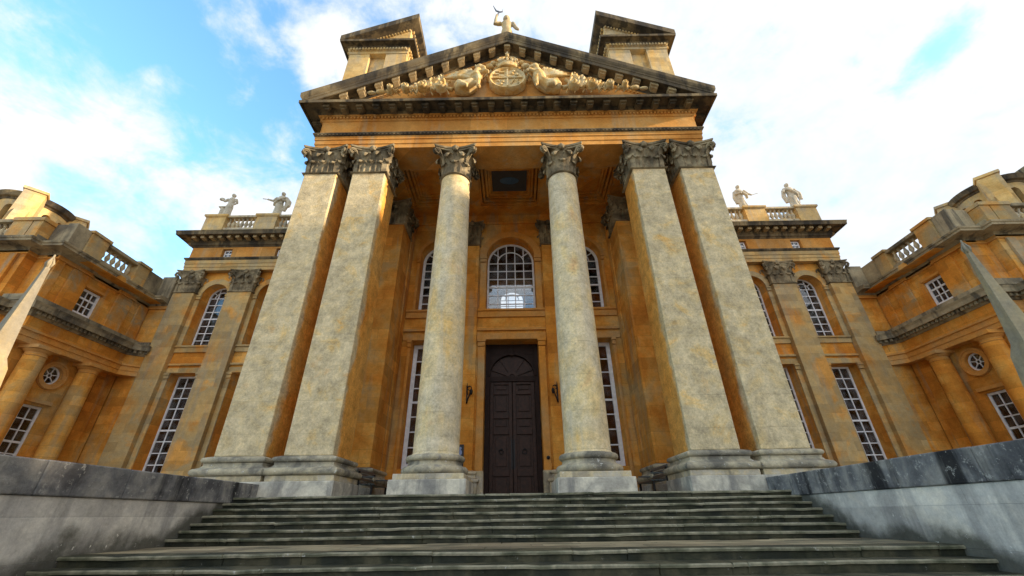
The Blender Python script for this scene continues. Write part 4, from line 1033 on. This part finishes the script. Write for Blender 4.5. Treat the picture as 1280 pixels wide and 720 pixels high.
    def pb(a0, a1, x0=21.45, x1=21.95, z0=11.60, z1=12.98, dst=mb): dst.box(*sorted((s * x0, s * x1)), a0, a1, z0, z1)
    pb(16.0, 16.75); pb(17.72, 19.66, z1=11.98); pb(17.72, 19.66, 21.40, 22.0, 12.78, 12.96); pb(20.45, 21.7)
    mb.box(*sorted((s * 22.5, s * 34.9)), 15.55, 16.0, 11.60, 12.0); mb.box(*sorted((s * 24.0, s * 34.9)), 15.5, 16.05, 12.72, 12.9); mb.box(*sorted((s * 27.51, s * 34.9)), 15.56, 15.99, 12.001, 12.719)
    mb.box(*sorted((s * 20.6, s * 21.44)), 21.5, 21.95, 11.60, 13.1); mb.box(*sorted((s * 21.96, s * 22.5)), 16.0, 16.4, 11.60, 12.9)
    pr = mb.build('parapet', M['gcorn'], pv, bevel=.015)
    for a0, a1 in ((16.76, 17.71), (19.67, 20.44)):
        q = MB(); pb(a0, a1, 21.36, 22.05, 11.602, 12.9, q); pb(a0 - .06, a1 + .06, 21.29, 22.1, 12.902, 13.06, q); q.build('pedestal', M['mid'], pr, bevel=.015)
    for a0, a1 in ((22.52, 23.0), (23.05, 24.0), (26.5, 27.5)):
        q = MB(); q.box(*sorted((s * a0, s * a1)), 15.45, 16.1, 11.602, 12.72); q.box(*sorted((s * (a0 - .05), s * (a1 + .02))), 15.39, 16.15, 12.722, 12.92); q.build('pedestal', M['mid'], pr, bevel=.015)
    for j in range(6): inst(balM, 'baluster', pr, (s * 21.7, 17.72 + (j + .5) * 1.94 / 6, 12.02), scale=(1, 1, 1.08))
    for j in range(9): inst(balM, 'baluster', pr, (s * (24.15 + j * .27), 15.78, 12.03), scale=(1, 1, .98))
    # roof lantern: drum with arched openings, curved cornice and scroll buttresses
    ln = MB(); cx, cy = s * 29.5, 19.6; RD = 1.55
    TL = lambda a, d, z: (cx + (RD - d) * math.cos(a / RD), cy + (RD - d) * math.sin(a / RD), z)
    per = 2 * math.pi * RD; n = 12
    wall(ln, TL, 0, per, 11.9, 14.2, [], .3) if 0 else None
    seg = per / n
    for i in range(n):
        wall(ln, TL, i * seg, i * seg + seg / 2 - .2, 11.9, 16.6, [], .28); wall(ln, TL, i * seg + seg / 2 + .2, (i + 1) * seg, 11.9, 16.6, [], .28)
        wall(ln, TL, i * seg + seg / 2 - .2, i * seg + seg / 2 + .2, 11.9, 16.6, [(i * seg + seg / 2, .2, 13.4, 16.0, .2)], .28)
    lo = ln.build('lantern_drum', M['attic'], pv)
    MB().lathe((cx, cy, 0), [(1.3, 16.55), (1.58, 16.56), (1.62, 16.66), (1.74, 16.72), (1.80, 16.90), (1.84, 17.02), (1.0, 17.06)], 48).build('lantern_cornice', M['cornice'], lo, smooth=True, ang=30)
    MB().lathe((cx, cy, 0), [(1.2, 11.9), (1.2, 16.5)], 24).build('lantern_core', M['dark'], lo)
    for i in range(4):
        a = math.pi / 4 + i * math.pi / 2; d = Vector((math.cos(a), math.sin(a), 0)); e = Vector((-d.y, d.x, 0)); c = Vector((cx, cy, 0))
        q = MB(); hw = .46
        q.loft([[c + d * r + e * k * hw + Vector((0, 0, z)) for r, k in ((1.45, -1), (2.3, -1), (2.3, 1), (1.45, 1))] for z in (11.9, 16.95)])
        q.loft([[c + d * r + e * k * (hw + .07) + Vector((0, 0, z)) for r, k in ((1.4, -1), (2.38, -1), (2.38, 1), (1.4, 1))] for z in (16.952, 17.14)])
        pts = [(2.3, 15.6), (2.5, 15.5), (2.62, 15.1), (2.7, 14.4), (2.95, 13.9), (3.1, 13.3), (3.0, 12.8), (2.3, 12.6)]
        q.loft([[c + d * r + e * k * .28 + Vector((0, 0, z)) for r, z in pts] for k in (-1, 1)])
        q.build('buttress', M['attic'], lo, bevel=.02)
    return pv
pavilion(-1); pavilion(1)

# ================================================================== STATUES
def statue(name, loc, ht, pose, label, group, mat='statue', rz=0):
    """draped standing figure: one continuous body surface (voxel union), about 7.5 heads tall"""
    H = ht; mb = MB(); hd = H / 7.4; rnd = random.Random(hash(label) % 999); n = 28
    lean = pose.get('lean', 0); wide = pose.get('wide', 1.0)
    prof = [(0.0, .150, .130), (.04, .155, .135), (.22, .128, .112), (.36, .118, .105), (.47, .125, .108), (.53, .112, .095), (.60, .098, .082), (.68, .112, .085), (.76, .122, .085), (.805, .112, .075), (.83, .062, .055), (.86, .036, .040)]
    rings = []
    for q, rx, ry in prof:
        f = max(0, 1 - q / .6); cxx = lean * H * .05 * math.sin(q * math.pi)
        ring = []
        for j in range(n):
            a = 2 * math.pi * j / n; fold = 1 + .15 * f * math.sin(a * 6 + q * 5) + .08 * f * math.sin(a * 11 + 1)
            ring.append((cxx + rx * .80 * H * wide * fold * math.cos(a), ry * .9 * H * fold * math.sin(a), q * H))
        rings.append(ring)
    mb.loft(rings)
    zc = H - hd * .5; hx = pose.get('head', 0) * .03 * H
    mb.ball((hx, -.01 * H, zc), (hd * .36, hd * .42, hd * .52), 14, 10); mb.ball((hx, .018 * H, zc + hd * .10), (hd * .42, hd * .42, hd * .46), 12, 8)
    mb.tube([(0, 0, H * .83), (hx, 0, zc - hd * .2)], [.038 * H, .034 * H], 10)
    mb.ball((hx, -.01 * H - hd * .42, zc - hd * .05), (hd * .07, hd * .10, hd * .10), 7, 5)
    for side, arm in ((-1, pose['l']), (1, pose['r'])):
        sh = Vector((side * .112 * H * wide, 0, .785 * H)); el = Vector(arm[0]) * H; ha = Vector(arm[1]) * H
        mb.tube([sh, (sh + el) / 2, el, (el + ha) / 2, ha], [.046 * H, .044 * H, .036 * H, .033 * H, .024 * H], 10); mb.ball(ha, (.03 * H, .026 * H, .036 * H), 8, 6)
        if pose.get('sleeve'): mb.tube([sh, el], [.062 * H, .055 * H], 10)
    # cloak swag across the body and down one side
    if pose.get('cloak'):
        k = pose['cloak']
        mb.tube([(k * .12 * H, -.02 * H, .78 * H), (k * .03 * H, -.10 * H, .66 * H), (-k * .10 * H, -.09 * H, .54 * H), (-k * .15 * H, -.01 * H, .48 * H)], [.05 * H, .04 * H, .045 * H, .04 * H], 8)
        mb.tube([(k * .15 * H, .03 * H, .76 * H), (k * .19 * H, .04 * H, .55 * H), (k * .17 * H, .03 * H, .30 * H)], [.05 * H, .06 * H, .045 * H], 8)
    for f in pose.get('extra', []): f(mb, H)
    o = mb.build(name, M[mat], None, at=(0, 0, 0)); remesh(o, .014 * H / 1.0 if H < 3 else .03)
    mb2 = None
    o.location = loc; o.rotation_euler.z = rz; tag(o, label, 'statue', group)
    pb = MB(); pb.box(loc[0] - .20 * H, loc[0] + .20 * H, loc[1] - .17 * H, loc[1] + .17 * H, loc[2] - .10, loc[2] + .01)
    WP[o.name] = Vector(loc)
    pl = pb.build('plinth', M[mat], None, at=loc, bevel=.01); pl.parent = o; pl.location = (0, 0, 0); pl.rotation_euler.z = -rz
    return o
SZ = 18.08; SY = WY + .55; g_ = 'statues along the roof balustrades'
stump = lambda side, top: (lambda mb, H: (mb.tube([(side * .17 * H, 0, 0), (side * .17 * H, 0, top * H)], .075 * H, 10), mb.box(side * .17 * H - .10 * H, side * .17 * H + .10 * H, -.09 * H, .09 * H, top * H, (top + .035) * H)))
urn = lambda x, z: (lambda mb, H: mb.ball((x * H, -.04 * H, z * H), (.085 * H, .06 * H, .055 * H), 10, 7))
drape = lambda side: (lambda mb, H: mb.tube([(side * .14 * H, .02 * H, .78 * H), (side * .24 * H, .02 * H, .62 * H), (side * .25 * H, .02 * H, .48 * H), (side * .15 * H, 0, .28 * H)], [.05 * H, .075 * H, .06 * H, .03 * H], 9))
baton = lambda p, q, r: (lambda mb, H: mb.tube([Vector(p) * H, Vector(q) * H], r * H, 7))
statue('statue', (-19.75, SY, SZ), 2.28, dict(l=((-.17, -.06, .66), (-.27, -.08, .735)), r=((.17, .02, .64), (.13, -.06, .52)), head=-.2, extra=[stump(-1, .42), urn(-.29, .76)]), 'pale stone statue holding up a bowl beside a short pillar on the left balustrade end', g_)
statue('statue', (-16.25, SY, SZ), 2.36, dict(l=((-.20, -.04, .64), (-.37, -.04, .70)), r=((.20, .0, .66), (.12, -.10, .62)), wide=1.15, cloak=1, head=.3, extra=[drape(1), baton((-.36, -.04, .70), (-.55, -.04, .735), .016)]), 'pale stone statue pointing a baton to the left, standing nearest the portico on the left', g_)
statue('statue', (16.25, SY, SZ), 2.32, dict(l=((-.18, -.02, .62), (-.06, -.12, .60)), r=((.19, -.03, .64), (.27, -.05, .58)), lean=-1.2, cloak=-1, head=-.4, extra=[baton((.25, -.05, .56), (.50, -.05, .64), .012)]), 'slim pale stone statue with a thin rod at its side, right of the portico', g_)
statue('statue', (19.75, SY, SZ), 2.42, dict(l=((-.19, -.04, .70), (-.24, -.08, .62)), r=((.24, .02, .62), (.27, .0, .42)), wide=1.2, cloak=-1, head=-.3, extra=[drape(1)]), 'broad cloaked stone statue at the right end of the balustrade', g_)
ap = statue('statue', (-.02, 11.95, 20.45), 2.55, dict(l=((-.24, -.03, .72), (-.20, -.05, 1.0)), r=((.19, 0, .62), (.23, -.04, .50)), wide=1.1, head=.1,
    extra=[lambda mb, H: mb.ball((0, .01 * H, H * .965), (.075 * H, .085 * H, .06 * H), 10, 7)]), 'helmeted stone statue with one raised arm on the tip of the pediment', None, 'attic')
MB().box(-.55, .55, 11.55, 12.6, 19.7, 20.22).build('statue_pedestal', M['cornice'], pal, bevel=.03)
mb = MB(); bx_, by_, bz_ = -.53, 11.82, 20.45 + 2.55
mb.tube([(bx_ + .03, by_, bz_ - .05), (bx_ + .12, by_, bz_ + .34), (bx_ - .04, by_, bz_ + .44), (bx_ - .20, by_, bz_ + .95)], [.035, .045, .04, .014], 7)
mb.tube([(bx_ + .12, by_, bz_ + .30), (bx_ + .30, by_, bz_ + .34), (bx_ + .30, by_, bz_ + .54)], [.034, .03, .014], 7)
tb = mb.build('bronze_thunderbolt', M['bronze'], None, at=(bx_, by_, bz_), smooth=True)
tag(tb, 'small forked metal bolt held up by the statue on the pediment tip', 'ornament')

# ================================================================== SMALL THINGS ON THE PORTICO
for s in (-1, 1):
    x, z, yb = s * 1.90, 4.42, BY - .16
    ln = empty('wall_lantern', (x, yb, z), ('black iron scroll bracket on the wall left of the door, by the left column' if s < 0 else 'black iron scroll bracket on the wall right of the door, by the right column'), 'wall bracket', 'iron brackets beside the door')
    mb = MB(); mb.box(x - .03, x + .03, yb - .02, yb - .002, z - .34, z + .40); mb.tube([(x, yb - .02, z + .40), (x, yb - .02, z + .52)], [.02, .006], 6); mb.build('back_plate', M['iron'], ln, bevel=.006)
    k = -s
    mb = MB(); mb.tube([(x, yb - .04, z - .36), (x + k * .05, yb - .09, z - .2), (x + k * .13, yb - .14, z - .02), (x + k * .15, yb - .16, z + .12), (x + k * .06, yb - .14, z + .2), (x, yb - .1, z + .1), (x + k * .05, yb - .08, z + .0)], [.03, .028, .024, .024, .02, .018, .014], 7)
    mb.tube([(x, yb - .04, z + .3), (x + k * .1, yb - .12, z + .34), (x + k * .19, yb - .16, z + .30), (x + k * .2, yb - .16, z + .2)], [.024, .028, .024, .02], 7)
    mb.build('scroll_arm', M['iron'], ln, smooth=True)
    mb = MB(); mb.lathe((x + k * .19, yb - .16, z + .12), [(.01, -.16), (.05, -.12), (.07, 0), (.055, .06), (.02, .10)], 10); mb.build('lamp_holder', M['iron'], ln, smooth=True, ang=40)
nb = empty('notice_board', (-2.12, BY - .19, 1.5), 'narrow black notice board with a blue print on the wall left of the door', 'notice board')
mb = MB(); mb.box(-2.36, -1.93, BY - .22, BY - .165, 1.45, 2.46); mb.build('board', M['board'], nb, bevel=.008)
mb = MB(); y_ = BY - .228
for (cx, cz, rx, rz_) in ((-2.07, 2.32, .055, .05), (-2.08, 2.16, .085, .12), (-2.10, 1.98, .07, .1), (-2.15, 1.84, .05, .06)): mb.loft([[(cx + rx * math.cos(2 * math.pi * i / 14), yy, cz + rz_ * math.sin(2 * math.pi * i / 14)) for i in range(14)] for yy in (y_, y_ + .006 + .0005 * cz)])
mb.build('print', M['boardblue'], nb)
bp = MB(); bp.lathe((0, 0, 0), [(.02, -.03), (.07, -.03), (.07, 0), (.03, .012), (.028, .03), (.01, .035)], 16)
o = bp.build('bell_push', M['iron'], None, smooth=True, ang=30); o.rotation_euler = (R(90), 0, 0); o.location = (1.385, BY - .105, 1.95); tag(o, 'round dark bell push on the stone jamb right of the door', 'bell push')
for s in (-1, 1):
    bn = empty('slatted_bench', (s * 4.45, 14.6, FZ), ('dark slatted bench half hidden behind the plinth of the left round column' if s < 0 else 'dark slatted bench half hidden behind the plinth of the right round column'), 'bench', 'benches inside the portico')
    bx0 = s * 4.75; k = -s
    prof = [(0, .86), (.03, .74), (.06, .62), (.10, .50)]
    mb = MB()
    for o, zz in prof:
        xa, xb = sorted((bx0 + k * o, bx0 + k * (o + .03))); mb.box(xa, xb, 13.6, 15.25, FZ + zz - .09, FZ + zz)
    mb.build('backrest', M['bench'], bn, bevel=.006)
    mb = MB()
    for o in (.14, .25, .36, .47):
        xa, xb = sorted((bx0 + k * o, bx0 + k * (o + .09))); mb.box(xa, xb, 13.6, 15.25, FZ + .40, FZ + .435)
    mb.build('seat', M['bench'], bn, bevel=.006)
    for yy in (13.65, 15.15):
        for o0, o1, t in ((.02, .08, .80), (.46, .52, .40)):
            xa, xb = sorted((bx0 + k * o0, bx0 + k * o1)); MB().box(xa, xb, yy, yy + .06, FZ + .003, FZ + t).build('leg', M['iron'], bn)
        xa, xb = sorted((bx0 + k * .06, bx0 + k * .52)); MB().box(xa, xb, yy, yy + .05, FZ + .60, FZ + .64).build('armrest', M['bench'], bn, bevel=.006)
for o in list(col.objects):
    if o.type == 'MESH' and o.parent is None and o.name.split('.')[0] not in ('statue', 'bronze_thunderbolt', 'bell_push', 'ground'): print('TOP', o.name)

# ================================================================== SUN BLOCKER (unseen blocks added right of the view to shade the forecourt)
cg = empty('added_sun_blocker', (50, 0, GZ), 'unseen long stone block with a taller end, added far right to shade the forecourt', 'building')
rg = MB(); rg.box(44, 56, -26, -2.3, GZ, 16.4); rg.build('wall', M['warm'], cg)
rg = MB(); rg.box(44, 58, -2.29, 32, GZ, 25.0); rg.build('tall_sun_blocker', M['warm'], cg)
rg = MB(); rg.prism([(-26.3, 16.4), (-2.3, 16.4), (-4.5, 17.4), (-24, 17.4)], 'x', 43.6, 56.4); rg.build('roof', M['slate'], cg)
rg = MB(); rg.sweep([(44, 32), (44, -2.3), (58, -2.3), (58, 32)][::-1], [(-.5, 24.2), (0, 24.2), (.1, 24.5), (.6, 24.6), (.7, 25.1), (-.5, 25.3)]); rg.build('cornice', M['cornice'], cg)
